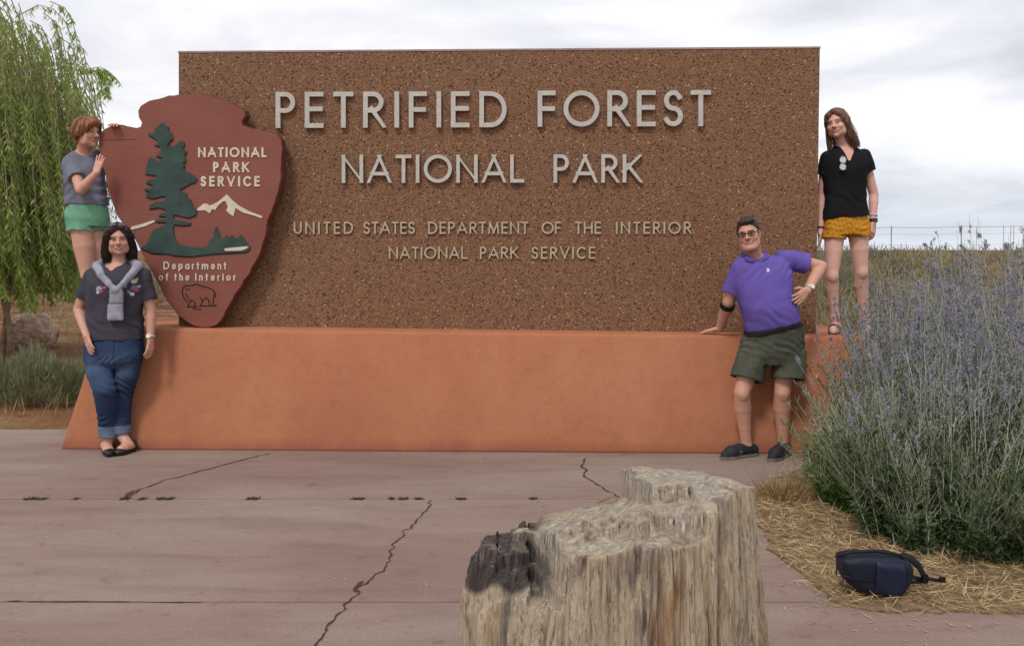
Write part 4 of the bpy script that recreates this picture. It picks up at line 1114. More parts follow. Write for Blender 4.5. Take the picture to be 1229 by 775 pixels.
    polo = garment('polo_shirt', F, Mpolo, P, vp)
    # collar, an open turned-down band
    F = Field(nb - [.16, .2, .12], nb + [.16, .16, .14], .004)
    cp = [nb + np.array(q) for q in ((-.026, -.116, -.022), (-.052, -.098, .002), (-.078, -.035, .026), (-.062, .045, .040), (0, .078, .046), (.064, .045, .044), (.082, -.035, .032), (.056, -.098, .006), (.022, -.116, -.022))]
    tube(F, cp, [.006, .011, .013, .013, .013, .013, .013, .011, .006], .01)
    for q in (-1, 1): F.add(ell(nb + arr3(q * .060, -.104, -.004), (.034, .009, .022), rot(yaw=R(q * 28), roll=R(q * -30))), .008)
    garment('collar', F, cloth('purple_collar', C(98, 82, 156), .1, 420), P)
    # belt + shorts
    up = arr3(0, 0, 1)
    F = Field([lo[0], Y - .3, .42], [hi[0], Y + .26, .98], .0055)
    ss = [(J(928.5, 386, Y - .01), .196, .150), (J(930, 396, Y - .01), .203, .152), (J(928, 412, Y), .212, .150), (J(926, 426, Y), .216, .148), (J(925, 436, Y), .20, .13)]
    wn = -hn; wl = hemL + hn * .0 + arr3(0, 0, .004)
    F.add(clip(loft(ss, p=2.5), [(hemL + arr3(0, 0, -.012), wn)]), .02)
    for H_, K_, px_, py_ in ((J(906, 416, Y), KL, 895.5, 455), (J(947, 414, Y), KR, 946, 455)):
        e = J(px_, py_, Y - .05); d = unit(e - H_)
        b_ = clip(tubep([H_, H_ * .5 + e * .5, e + d * .05], [.108, .113, .117]), [(e, d)])
        F.add(minus(b_, clip(cap(e - d * .08, e + d * .08, .098, .100), [(e - d * .03, -d)])), .022)
    F.wrinkle(.0030, .14, 7, 24, (1, .5, 1)); F.wrinkle(.0010, .05, 6, 29); knee_folds(F, J(920, 415, Y)[2], .07, .0048, .052, .45)
    garment('shorts', F, cloth('olive_twill', C(78, 80, 68), .16, 400), P)
    F = Field([lo[0], Y - .3, .80], [hi[0], Y + .26, 1.0], .005)
    F.add(clip(loft(ss, p=2.5, grow=.010), [(hemL + arr3(0, 0, .012), wn), (hemL + arr3(0, 0, -.026), hn)]), .001)
    bt = garment('belt', F, simple('black_belt', C(26, 24, 26), .5, .1, 40), P)
    # pockets
    F = Field([float(J(955, 430, Y)[0]) - .1, Y - .28, .56], [float(J(975, 430, Y)[0]) + .06, Y + .1, .80], .006)
    F.add(rbox(J(961, 432, Y - .06), (.022, .062, .085), .012), .004); F.wrinkle(.003, .08, 5, 3)
    garment('pocket', F, cloth('olive_pocket', C(76, 78, 66), .16, 400), P)
    Msh = simple('sneaker', None, .7, .15, 30, 200, .3, .002, attr=True)
    for h_, t_, A_ in ((hL, tL, AL), (hR, tR, AR)): sneaker(P, h_, t_, A_, Msh, C(124, 118, 112), C(44, 44, 50), C(98, 92, 100), 1.08)
    # socks
    for A_ in (AL, AR):
        F = Field(A_ - [.07, .07, .06], A_ + [.07, .07, .05], .005); F.add(clip(cap(A_ + [0, .002, -.05], A_ + [0, .002, .02], .043, .042), [(A_ + [0, 0, .004], (0, 0, 1))]), .001); garment('sock', F, cloth('white_sock', C(176, 172, 168), .1), P)
    # hair
    F = Field(hc - [.12, .14, .12], hc + [.12, .15, .16], .004)
    pl = [(L(0, -.072, .082), M @ unit(arr3(0, -.98, -1)))]
    F.add(clip(ell(L(0, .022, .036), arr3(.0785, .099, .091), M), pl), .004); F.add(clip(ell(L(.006, -.036, .098), arr3(.056, .050, .026), M), [(L(0, -.080, .070), M @ unit(arr3(0, -.9, -1)))]), .012)
    for q in (-1, 1):
        F.add(cap(L(q * .071, -.010, .030), L(q * .072, -.006, -.012), .010, .006), .01)
        F.sub(ell(L(q * .08, .012, -.012), arr3(.02, .022, .034), M), .004)
    F.wrinkle(.003, .025, 8, 32, (1, 1, .5)); F.wrinkle(.002, .011, 8, 33)
    garment('hair', F, hairmat('short_dark_hair', C(38, 30, 28), C(76, 64, 58)), P)
    glasses(P, hc, M, s, M_black, M_lens, 'glasses', up=.003)
    watch(P, 'watch', WR + (ER - WR) * .10, ER, .0335, M_silver, fm=M_dial, n_=(.3, -1, .3))
    F = Field(EL - [.09, .09, .09], EL + [.09, .09, .09], .0045); q = EL * .86 + WL * .14; d = unit(WL - EL)
    F.add(clip(cap(q - d * .05, q + d * .05, .0545, .052), [(q + d * .020, d), (q - d * .020, -d)]), .001); garment('elbow_band', F, simple('black_elastic', C(20, 20, 22), .8, .1, 60), P)
    return P
man()

# ---------------------------------------------------------------- girl right of the sign
def girl_right():
    Y = 6.60
    hc = J(1004.5, 148.5, Y - .03); M = rot(yaw=R(-38), pitch=R(5), roll=R(-8)); s = .94
    x0, x1 = PB(984, 1056, Y, .03); zf = top_z(float(J(1010, 390, Y)[0])) - .005
    lo = [x0, Y - .32, zf - .03]; hi = [x1, Y + .34, 2.70]
    F = Field(lo, hi, .006, [(hc[0] - .09, hc[0] + .09, .003)], [(hc[1] - .13, hc[1] + .12, .003)], [(hc[2] - .13, hc[2] + .13, .003), (1.50, 1.70, .0045)])
    head(F, hc, M, s, False, 1.25)
    nb = J(1013, 180, Y + .02)
    F.add(cap(hc + M @ arr3(0, .022, -.06), nb, .046, .052), .025)
    secs = [(J(1013.5, 174, Y + .03), .06, .055), (J(1014, 177, Y + .03), .095, .075), (J(1014, 182, Y + .02), .142, .094), (J(1014, 192, Y + .01), .178, .112), (J(1014, 205, Y), .176, .122), (J(1014, 222, Y), .168, .112), (J(1014, 240, Y), .168, .112), (J(1014, 252, Y), .176, .120), (J(1014, 263, Y), .182, .124)]
    F.add(loft(secs, p=2.3, grow=-.013), .025)
    SL, SR = J(992.5, 189, Y + .02), J(1036, 186.5, Y + .02)
    EL, ER = J(985.5, 234, Y + .05), J(1048.5, 233, Y + .04); WL, WR = J(984.5, 278, Y - .02), J(1047.5, 268, Y - .02)
    arm(F, SL, EL, WL, (.039, .035, .034, .023)); arm(F, SR, ER, WR, (.040, .036, .035, .024))
    hand(F, WL, arr3(-.05, -.05, -1), arr3(-.8, .5, 0), -1, .88, .22); hand(F, WR, arr3(-.05, -.12, -1), arr3(-.6, .8, 0), 1, .88, .42)
    hL_, hR_ = J(1002, 272, Y), J(1029, 272, Y); KL, KR = J(998.5, 331, Y - .04), J(1034, 326, Y - .01); AL, AR = J(1002, 381, Y), J(1038, 380, Y + .05)
    for H_, K_ in ((hL_, KL), (hR_, KR)): tube(F, [H_, H_ * .5 + K_ * .5, K_], [.080, .068, .0475], .01)
    shin(F, KL, AL, (.048, .052, .032)); shin(F, KR, AR, (.048, .052, .032))
    g = lambda px, Yq: arr3(float(J(px, 395, Yq)[0]), Yq, zf)
    ftL, ftR = (g(1004, Y + .05), g(1000, Y - .19)), (g(1039, Y + .10), g(1042, Y - .13))
    footskin(F, AL, *ftL); footskin(F, AR, *ftR)
    V, Q = F.extract(); cc = paint(V, SK['p'], hc, M, s, C(112, 78, 60), C(178, 88, 88), teeth=1.15)
    P = mesh('person', V, Q, M_skin, None, (float(J(1016, 395, Y)[0]), Y, zf), True, cc)
    tag(P, 'girl with long brown hair in black tee and yellow shorts standing right of the sign', 'person')
    F = Field([lo[0], Y - .2, 1.72], [hi[0], Y + .22, 2.40], .0055)
    hemn = unit(arr3(.12, 0, -1))
    F.add(clip(loft(secs, p=2.3), [(J(1014, 261, Y), hemn)]), .01); F.add(sleeve(SL, EL, .46, .052, .058), .025); F.add(sleeve(SR, ER, .42, .053, .068), .025)
    F.sub(ell(nb + arr3(0, -.015, .03), (.070, .085, .05)), .008); F.sub(cap(nb + arr3(0, -.07, .01), nb + arr3(0, -.13, -.105), .052, .006), .008)
    F.wrinkle(.0034, .18, 6, 44, (1, .6, 1)); F.wrinkle(.0012, .07, 6, 49); knee_folds(F, J(1014, 240, Y)[2], .09, .0042, .085, .7)
    garment('t_shirt', F, cloth('black_cotton', C(26, 26, 30), .15, 420), P)
    F = Field([lo[0], Y - .22, 1.46], [hi[0], Y + .22, 1.86], .0055)
    F.add(loft([(J(1014, 252, Y), .166, .111), (J(1014, 262, Y), .170, .113), (J(1014.5, 274, Y), .178, .118), (J(1014.5, 282, Y), .165, .11)], p=2.5), .02)
    for H_, e in ((J(1002, 266, Y), J(1000.5, 287, Y - .01)), (J(1029, 265, Y), J(1031, 284, Y))):
        d = unit(e - H_); F.add(clip(cap(H_, e + d * .04, .088, .096), [(e, d)]), .008)
    F.wrinkle(.0028, .12, 7, 54); F.wrinkle(.0009, .04, 6, 59); knee_folds(F, J(1014, 272, Y)[2], .05, .003, .045, .4)
    def vy(V):
        a, b = np.array(C(204, 142, 44)[:3]), np.array(C(150, 92, 28)[:3])
        k = ((np.sin(V[:, 2] * 160 + 2.2 * np.sin(V[:, 0] * 40)) > .35) & (np.sin(V[:, 0] * 210 + V[:, 2] * 60) > -.25)).astype(float)[:, None]
        return a * (1 - .65 * k) + b * .65 * k
    garment('shorts', F, cloth('yellow_print', None, .12, 400, attr=True), P, vy)
    L = lambda *p: hc + s * (M @ np.array(p, float))
    F = Field(hc - [.2, .2, .32], hc + [.3, .24, .16], .005)
    F.add(ell(L(0, .022, .034), arr3(.083, .102, .092), M), .01)
    tube(F, [L(.058, -.034, .075), L(.074, -.014, .0), L(.080, .012, -.07), L(.096, .026, -.13), L(.128, .04, -.185)], [.018, .020, .026, .026, .008], .025)
    tube(F, [L(-.056, -.034, .075), L(-.073, -.018, .0), L(-.078, -.004, -.07), L(-.082, -.006, -.13), L(-.086, -.012, -.19)], [.018, .018, .019, .018, .005], .025)
    tube(F, [L(.03, .05, .0), L(.055, .06, -.11), L(.11, .055, -.21)], [.060, .050, .016], .03); tube(F, [L(-.02, .05, .0), L(-.03, .055, -.10), L(-.04, .045, -.17)], [.060, .045, .02], .03)
    for q in (-1, 1): tube(F, [L(q * .004, -.050, .112), L(q * .042, -.064, .082), L(q * .066, -.050, .03)], [.010, .012, .011], .02)
    F.sub(ell(L(0, -.106, -.026), arr3(.060, .070, .104), M), .010)
    F.wrinkle(.004, .035, 8, 62, (1, 1, .25)); F.wrinkle(.0025, .014, 8, 63, (1, 1, .1))
    gd = [([L(.058, -.034, .075), L(.074, -.014, .0), L(.080, .012, -.07), L(.096, .026, -.13), L(.128, .04, -.195)], [.018, .020, .026, .026, .014]),
          ([L(-.056, -.034, .075), L(-.073, -.018, .0), L(-.078, -.004, -.07), L(-.082, -.006, -.13), L(-.086, -.012, -.20)], [.018, .018, .019, .018, .010]),
          ([L(.0, .01, .095), L(.05, .01, .075), L(.072, .03, .0), L(.085, .05, -.10), L(.12, .05, -.215)], [.028, .026, .03, .034, .018]), ([L(.0, .01, .095), L(-.05, .0, .075), L(-.072, .02, .0), L(-.075, .03, -.10), L(-.07, .03, -.18)], [.028, .026, .022, .02, .014])]
    strands(F, hairmat('brown_hair', C(84, 58, 42), C(136, 100, 74)), P, gd, 110, 6)
    # sunglasses hung from the neckline: a lens above a lens
    q = J(1011.5, 196, Y - .145); mb = MB(); ln = MB()
    for dz in (.026, -.028):
        ring = [q + arr3(.024 * math.cos(t), -.004 * abs(math.sin(t)), dz + .024 * math.sin(t)) for t in np.arange(18) * math.pi / 9]
        mb.tube(ring, .0026, 6, closed=True); ln.prism(ring, arr3(0, .001, 0), arr3(0, -.001, 0))
    mb.tube([q + arr3(-.008, -.002, .004), q + arr3(-.008, -.002, -.006)], .002, 6); mb.tube([q + arr3(.008, -.002, .004), q + arr3(.008, -.002, -.006)], .002, 6); mb.tube([q + arr3(.018, .004, .045), q + arr3(.0, .03, .065)], .002, 6)
    o = mb.build('sunglasses', M_metal, P, smooth=True); ln.build('lenses', M_mirror_lens, o)
    watch(P, 'watch', WR + (ER - WR) * .08, ER, .0275, M_black, fm=M_dark_lens, n_=(.3, -1, 0), width=.024)
    watch(P, 'wristband', WR + (ER - WR) * .26, ER, .030, simple('pale_band', C(206, 190, 196), .6, .1), width=.010)
    watch(P, 'wristband', WL + (EL - WL) * .10, EL, .0265, M_black, width=.012)
    Msa = simple('sandal', C(58, 44, 38), .7, .2, 40)
    for h_, t_ in (ftL, ftR):
        d = unit(t_ - h_); F = Field(np.minimum(h_, t_) - [.08, .08, .012], np.maximum(h_, t_) + [.08, .08, .12], .0045)
        F.add(clip(tubep([h_ + [0, 0, .01], h_ * .3 + t_ * .7 + [0, 0, .01], t_ + [0, 0, .01]], [.040, .046, .036]), [(h_ + [0, 0, .014], (0, 0, 1)), (h_ + [0, 0, -.004], (0, 0, -1))]), .001)
        for f_ in (.45, .72):
            c_ = h_ * (1 - f_) + t_ * f_; F.add(clip(cap(c_ + [0, 0, .036], c_ + [0, 0, .034], .046, .046), [(c_ + d * .012, d), (c_ - d * .012, -d)]), .002)
        garment('sandal', F, Msa, P)
    return P
girl_right()

# ---------------------------------------------------------------- girl behind the arrowhead
def girl_left():
    Y = 6.50
    hc = J(104.5, 159.5, Y - .05); M = rot(yaw=R(70), pitch=R(3), roll=R(-2)); s = .93
    zf = top_z(float(J(130, 390, Y)[0])) - .005
    lo = [float(J(78, 300, Y)[0]) - .03, Y - .36, zf - .03]; hi = [float(J(152, 300, Y)[0]) + .06, Y + .34, 2.62]
    F = Field(lo, hi, .006, [(hc[0] - .10, hc[0] + .10, .003), (float(J(112, 200, 6.3)[0]), float(J(130, 200, 6.3)[0]), .0042)], [(hc[1] - .12, hc[1] + .12, .003)], [(hc[2] - .13, hc[2] + .13, .003), (2.08, 2.30, .0045)])
    head(F, hc, M, s, False, 1.0)
    nb = J(99.5, 187, Y + .01)
    F.add(cap(hc + M @ arr3(0, .022, -.06), nb, .045, .050), .025)
    secs = [(J(99.5, 181, Y + .02), .055, .055), (J(99, 184.5, Y + .02), .095, .075), (J(99, 190, Y + .02), .132, .094), (J(99.5, 202, Y + .01), .150, .110), (J(101, 216, Y), .150, .116), (J(103, 230, Y), .148, .110), (J(104, 240, Y), .152, .112), (J(104, 246, Y), .155, .114)]
    yw = R(28)
    F.add(loft(secs, yaw=yw, p=2.3, grow=-.012), .025)
    SL, SR = J(87, 197, Y - .03), J(113, 195, Y + .08)
    EL, WL = J(97, 228, Y - .19), J(116, 207.5, AY - .075)
    ER, WR = J(133, 176, Y + .12), J(141, 153, AY + .15)
    arm(F, SL, EL, WL, (.040, .037, .036, .024)); arm(F, SR, ER, WR, (.040, .036, .033, .024))
    hand(F, WL, J(123, 180, AY - .035) - WL, arr3(.25, 1, 0), 1, .90, .05, 1.0, .35)
    hand(F, WR + arr3(0, 0, .0), arr3(.15, -.9, .12), arr3(0, -.3, -1), 1, .88, .30)
    hL_, hR_ = J(97, 262, Y - .03), J(115, 262, Y + .06); KL, KR = J(106, 330, Y - .05), J(118, 330, Y + .03); AL, AR = J(122, 380, Y - .01), J(131, 380, Y + .08)
    for H_, K_ in ((hL_, KL), (hR_, KR)): tube(F, [H_, H_ * .5 + K_ * .5, K_], [.088, .080, .055], .008)
    shin(F, KL, AL, (.053, .057, .034)); shin(F, KR, AR, (.053, .057, .034))
    g = lambda px, Yq: arr3(float(J(px, 392, Yq)[0]), Yq, zf)
    ftL, ftR = (g(119, Y + .03), g(132, Y - .05)), (g(128, Y + .12), g(141, Y + .04))
    footskin(F, AL, *ftL); footskin(F, AR, *ftR)
    V, Q = F.extract(); cc = paint(V, SK['g'], hc, M, s, C(120, 76, 50), C(180, 92, 88))
    P = mesh('person', V, Q, M_skin, None, (float(J(122, 392, Y)[0]), Y, zf), True, cc)
    tag(P, 'girl with short auburn hair in green shorts hugging the edge of the arrowhead sign', 'person')
    F = Field([lo[0], Y - .3, 1.78], [hi[0], Y + .3, 2.34], .0055)
    F.add(loft(secs, yaw=yw, p=2.3), .01); F.add(sleeve(SL, EL, .56, .054, .064), .03); F.add(sleeve(SR, ER, .5, .055, .060), .03)
    F.sub(ell(nb + arr3(.02, -.01, .03), (.062, .07, .046)), .008)
    F.wrinkle(.0034, .17, 6, 74, (1, .6, 1)); F.wrinkle(.0012, .07, 6, 79); knee_folds(F, J(100, 228, Y)[2], .09, .0042, .075, -.6)
    garment('t_shirt', F, cloth('slate_jersey', C(112, 114, 128), .14, 420), P)
    F = Field([lo[0], Y - .26, 1.56], [hi[0], Y + .28, 1.88], .0055)
    F.add(loft([(J(104, 238, Y), .130, .096), (J(104.5, 248, Y), .144, .106), (J(105.5, 262, Y), .160, .120), (J(106, 272, Y), .15, .11)], yaw=yw, p=2.5), .02)
    for H_, e in ((J(97.5, 256, Y - .03), J(97, 278, Y - .045)), (J(115, 256, Y + .05), J(117, 277, Y + .05))):
        d = unit(e - H_); F.add(clip(cap(H_, e + d * .04, .094, .104), [(e, d)]), .008)
    F.wrinkle(.0030, .11, 7, 84, (1, 1, .5)); F.wrinkle(.0010, .05, 6, 89, (1, 1, .5))
    zl, zr = J(97, 276.2, Y)[2], J(84.5, 250, Y)
    def vg(V):
        c_ = np.tile(np.array(C(112, 164, 132)[:3]), (len(V), 1)); c_[V[:, 2] < zl] = C(176, 206, 180)[:3]
        k = (V[:, 0] < zr[0] + .012) & (np.abs(V[:, 1] - (Y - .02)) < .02); c_[k] = C(176, 206, 180)[:3]; return c_
    garment('shorts', F, cloth('green_nylon', None, .12, 300, .6, attr=True), P, vg)
    L = lambda *p: hc + s * (M @ np.array(p, float))
    F = Field(hc - [.16, .16, .16], hc + [.16, .16, .16], .004)
    F.add(ell(L(0, .026, .034), arr3(.083, .102, .092), M), .01)
    tube(F, [L(.02, -.050, .115), L(-.02, -.085, .085), L(-.060, -.074, .050)], [.022, .026, .020], .02); tube(F, [L(.02, -.050, .115), L(.05, -.075, .080), L(.072, -.05, .04)], [.022, .020, .016], .02)
    for q in (-1, 1): tube(F, [L(q * .072, -.02, .05), L(q * .082, -.004, .0), L(q * .074, .03, -.04)], [.026, .026, .022], .02)
    tube(F, [L(0, .08, -.02), L(0, .075, -.075)], [.060, .040], .03)
    F.sub(ell(L(0, -.110, -.034), arr3(.060, .076, .090), M), .010); F.sub(rbox(L(0, -.03, -.10), (.12, .065, .058), .01, M), .012)
    F.wrinkle(.004, .03, 8, 92, (1, 1, .3)); F.wrinkle(.0025, .013, 8, 93, (1, 1, .2))
    gd = [([L(.02, -.045, .112), L(-.02, -.085, .085), L(-.060, -.074, .050), L(-.078, -.05, .02)], [.020, .024, .020, .016]), ([L(.02, -.045, .112), L(.05, -.075, .080), L(.072, -.05, .04), L(.08, -.02, -.01)], [.020, .020, .018, .016])]
    for q in (-1, 1): gd.append(([L(q * .02, .02, .11), L(q * .06, .02, .085), L(q * .08, .03, .03), L(q * .078, .05, -.05)], [.022, .022, .02, .018]))
    strands(F, hairmat('auburn_hair', C(112, 66, 42), C(166, 108, 70)), P, gd, 90, 7)
    Msn = simple('canvas_shoe', None, .8, .15, 30, 200, .3, .002, attr=True)
    for h_, t_, A_ in ((*ftL, AL), (*ftR, AR)):
        d = unit(t_ - h_); F = Field(np.minimum(h_, t_) - [.08, .08, .012], np.maximum(h_, t_) + [.08, .08, .14], .005)
        F.add(clip(tubep([h_ + [0, 0, .045], h_ * .5 + t_ * .5 + [0, 0, .05], t_ + [0, 0, .03]], [.040, .042, .032]), [(h_, (0, 0, -1))]), .001)
        garment('shoe', F, simple('grey_canvas', C(120, 118, 120), .85, .1, 30), P)
    return P
girl_left()

# ================================================================== PETRIFIED LOG
m, n, p = mat('petrified_wood')
v = coords(n, (1, 1, .12))
g1 = noise(n, v, 40, 8, .74, .7); g2 = noise(n, v, 120, 5, .75, .4); bl = noise(n, coords(n, (1, 1, .5)), 3.6, 5, .6, .8); b2 = noise(n, coords(n, (1, 1, .35)), 7, 4, .6, .5)
fi = noise(n, coords(n), 34, 7, .75, .8)
ca = ramp(n, g1, [(.30, C(76, 66, 58)), (.39, C(142, 125, 103)), (.48, C(192, 177, 152)), (.57, C(158, 138, 114)), (.67, C(216, 207, 192))])
cb = ramp(n, g2, [(.36, (.28, .23, .20, 1)), (.46, (1, 1, 1, 1))])
x1 = mixc(n, .85, ca, cb, 'MULTIPLY')
rust = ramp(n, bl, [(.54, (0, 0, 0, 1)), (.66, (1, 1, 1, 1))])
x1 = mixc(n, mixc(n, 1.0, rust, (.55, .55, .55, 1), 'MULTIPLY'), x1, C(150, 104, 54))
grey = ramp(n, b2, [(.53, (0, 0, 0, 1)), (.64, (.85, .85, .85, 1))])
x1 = mixc(n, grey, x1, C(104, 94, 92))
at_ = nd(n, 'ShaderNodeVertexColor', layer_name='Col')
sp_ = nd(n, 'ShaderNodeSeparateColor'); n.links.new(at_.outputs[0], sp_.inputs[0])
streak = ramp(n, g2, [(.36, C(58, 50, 46)), (.48, C(140, 128, 114)), (.56, C(186, 176, 160)), (.64, C(228, 222, 212))])
x1 = mixc(n, sp_.outputs[1], x1, streak)                       # grey and white crystal streaks on the broken steps
dk = ramp(n, g1, [(.35, C(30, 25, 24)), (.52, C(64, 54, 52)), (.62, C(110, 100, 96)), (.70, C(206, 200, 192))])
x1 = mixc(n, sp_.outputs[0], x1, dk)                           # dark chert block
x1 = mixc(n, sp_.outputs[2], x1, ramp(n, fi, [(.34, C(104, 94, 84)), (.46, C(160, 147, 128)), (.56, C(184, 173, 156)), (.68, C(216, 210, 200))]))
n.links.new(x1, p.inputs['Base Color']); p.inputs['Roughness'].default_value = .72; p.inputs['Specular IOR Level'].default_value = .35
b0 = bump(n, p, g1, .6, .022); b0 = bump(n, p, g2, .5, .010, b0); bump(n, p, fi, .15, .003, b0)
M_log = m
LX, LY = 0.295, 2.45
def hlog(x, y):
    u, w_ = x - LX, y - LY
    sn = lambda a, b, c_, d: np.sin(a * u + b * w_ + c_) * d
    rag = sn(37, 11, 1, .012) + sn(71, 23, 2, .007) + sn(131, 60, .4, .004) + sn(17, 9, 4, .016)
    ug = np.round((u + .004 * np.sin(w_ * 50)) * 22) / 22
    blocky = .016 * np.sin(ug * 151.3) + .010 * np.sin(ug * 71.7 + 2)
    und = .006 * np.sin(u * 19 + w_ * 13 + 1) + .004 * np.sin(u * 43 - w_ * 31) + .003 * np.sin(u * 83 + w_ * 57)
    cliff = -.315 + rag - .10 * np.clip(u - .02, 0, 1) - .12 * np.clip(-.1 - u, 0, 1)
    h = .838 - .27 * (w_ + .33) + .03 * u + und                       # main top sloping away
    h = np.where(w_ < cliff + .035 + .6 * rag, h - .020 + blocky * .3, h)
    h = h - .22 * np.clip(.08 - u, 0, 1)
    h = np.where(w_ < cliff, .752 + .06 * np.clip(u, -.3, .1) + und * 1.2 + .10 * np.clip(-.32 - w_, 0, 1) + blocky * .25, h)   # narrow front ledge
    blk = (u > .082 + .8 * rag) & (w_ > -.215 + rag * .8)
    hb = .866 - .19 * (w_ + .22) + und * .8 - .25 * np.clip(u - .30, 0, 1)
    h = np.where(blk, hb, h)
    h = np.where((u > .215 + rag) & (w_ > -.46), np.maximum(h, .858 - .19 * (w_ + .22) * (w_ > -.22) + und - .5 * np.clip(u - .31, 0, 1) - .25 * np.clip(-.25 - w_, 0, 1)), h)
    for u0, hh in ((-.2, .735), (-.245, .71), (-.29, .685), (-.335, .66), (-.385, .63)):
        h = np.where(u < u0 + rag * .8, np.minimum(h, hh - .27 * (w_ + .2) + blocky * 1.1), h)
    lf = -.175 - .25 * (w_ + .3)
    f1 = (u < lf + rag) & (w_ < -.05 + rag * 1.2); h = np.where(f1, np.minimum(h, .640 + blocky * 1.2), h)
    f2 = (u < lf - .02 + rag) & (w_ < -.15 + rag * 1.2); h = np.where(f2, np.minimum(h, .603 + blocky * 1.2), h)
    f3 = (u < lf - .0 + rag) & (w_ < -.24 + rag); h = np.where(f3, np.minimum(h, .655 + .72 * (u + .2) + .35 * blocky + und), h)
    return h
def rlog(th, z):
    r = .455 - .36 * np.clip(z - .50, 0, 1) * np.clip(-np.cos(th), 0, 1) + .012 * np.sin(3 * th + 1) + .010 * np.sin(7 * th + 2) + .007 * np.sin(17 * th + 1 + .6 * np.sin(z * 3)) + .005 * np.sin(41 * th + .9 * np.sin(z * 4)) + .004 * np.sin(83 * th + z * 2) + .003 * np.sin(131 * th) + .007 * np.sin(27 * th + 2.2 * np.sin(z * 4 + 1))
    for t0, a, dp in ((-2.62, 3, .022), (-2.3, 5, .016), (-2.02, 2, .026), (-1.80, 6, .014), (-1.55, 4, .022), (-1.37, 1, .012), (-1.12, 5, .026), (-.92, 2, .016), (-.70, 3, .024), (-.45, 7, .02)):
        r = r - dp * np.exp(-((th - t0 - .03 * np.sin(z * 6 + a) - .012 * np.sin(z * 17 + a)) / .013) ** 2) * (.55 + .45 * np.sin(z * 9 + a * 2))
    return r - .13 * np.clip(z - .1, 0, 2) * np.where(np.cos(th) > 0, .75, .15) * np.abs(np.cos(th))
def logfn(X, Y, Z):
    dx, dy = X - LX, Y - LY
    r = np.sqrt(dx ** 2 + dy ** 2); th = np.arctan2(dy, dx)
    d1 = r - rlog(th, Z)
    hh = hlog(X + 0 * Y, Y + 0 * X)
    d2 = (Z - hh) * .75
    return np.maximum(np.maximum(d1, d2), -.02 - Z)
F = Field([LX - .5, LY - .5, -.04], [LX + .5, LY + .5, .92], .02, [(LX - .5, LX + .5, .0045)], [(LY - .5, LY + .0, .0045), (LY + .0, LY + .5, .008)], [(.42, .92, .0045)])
F.add(Prim([LX - .5, LY - .5, -.04], [LX + .5, LY + .5, .92], logfn), .0001)
V, Q = F.extract()
hv = hlog(V[:, 0], V[:, 1]); u_, w_ = V[:, 0] - LX, V[:, 1] - LY
ins = (np.sqrt(u_ ** 2 + w_ ** 2) < rlog(np.arctan2(w_, u_), V[:, 2]) - .014)
cc = np.zeros((len(V), 3))
cliff = ins & (hv - V[:, 2] > .012)
topf = ins & ~cliff
cc[:, 1] = np.where(ins & (hv - V[:, 2] > .006), .92, 0)
cc[:, 2] = np.where(topf & (V[:, 2] > .68), .8, 0)
cc[:, 0] = np.clip((-.165 - u_) * 14, 0, 1) * np.clip((.705 - V[:, 2]) * 18, 0, 1) * np.clip((V[:, 2] - (.60 - .42 * (w_ + .30)) + .012 * np.sin(u_ * 60)) * 50, 0, 1) * .96
o = mesh('petrified_log', V, Q, M_log, None, (LX, LY, 0), True, vcol=cc)
tag(o, 'upright petrified log stump with broken stepped top in the foreground', 'stump')

# ================================================================== BAG
M_navy = simple('navy_nylon', C(20, 26, 44), .6, .2, 12, 220, .35, .002, spec=.35)
M_navy2 = simple('navy_pocket', C(24, 31, 54), .6, .2, 12, 220, .35, .002, spec=.35)
M_web = simple('black_webbing', C(20, 20, 24), .7, .2, 60)
M_zip = simple('zip_black', C(12, 12, 14), .5, .1, 60)
M_tagl = simple('brown_leather_tag', C(104, 66, 44), .7, .2, 40)
BYd = 3.56
g0 = at(1055, 712, BYd)
bag = empty('shoulder_bag', (float(g0[0]), BYd, .012), 'navy blue sling bag lying on the straw in front of the sage', 'bag')
bo = [(1005.5, 668), (1010, 664), (1025, 662), (1050, 661), (1070, 663), (1085, 668), (1090, 678), (1090, 693), (1083, 705), (1076, 713), (1062, 714.5), (1045, 711), (1028, 705), (1014, 696), (1007, 684)]
bw = np.array([at(a, b, BYd) for a, b in bo])[:, [0, 2]]
def bagfn(grow, ymax):
    bx = bw.copy()
    def fn(X, Y, Z):
        x2, z2 = np.broadcast_arrays(X[:, 0, :], Z[:, 0, :]) if X.ndim == 3 else (X, Z)
        pts = np.stack([x2.ravel(), z2.ravel()], 1)
        d = np.full(len(pts), 9.)
        for i in range(len(bx)):
            a, b = bx[i], bx[(i + 1) % len(bx)]; ab = b - a; t = np.clip(((pts - a) @ ab) / (ab @ ab), 0, 1); d = np.minimum(d, np.linalg.norm(pts - a - t[:, None] * ab, axis=1))
        d = np.where(inside(pts, bx), -d, d).reshape(x2.shape)[:, None, :] - grow
        yy = Y - BYd + .12 * (Z - .1)
        return np.sqrt(np.maximum(d + .035, 0) ** 2 + np.maximum(np.abs(yy) - ymax + .035, 0) ** 2) - .035 + np.minimum(np.maximum(d + .035, np.abs(yy) - ymax + .035), 0)
    return fn
lo, hi = [bw[:, 0].min() - .03, BYd - .16, bw[:, 1].min() - .03], [bw[:, 0].max() + .03, BYd + .16, bw[:, 1].max() + .03]
F = Field(lo, hi, .005); F.add(Prim(lo, hi, bagfn(0, .07)), .0001); F.wrinkle(.0016, .07, 6, 3)
V, Q = F.extract(); mesh('bag_body', V, Q, M_navy, bag, smooth=True)
pk0, pk1 = at(1052, 668, BYd - .075), at(1086, 698, BYd - .075)
F = Field(lo, hi, .005)
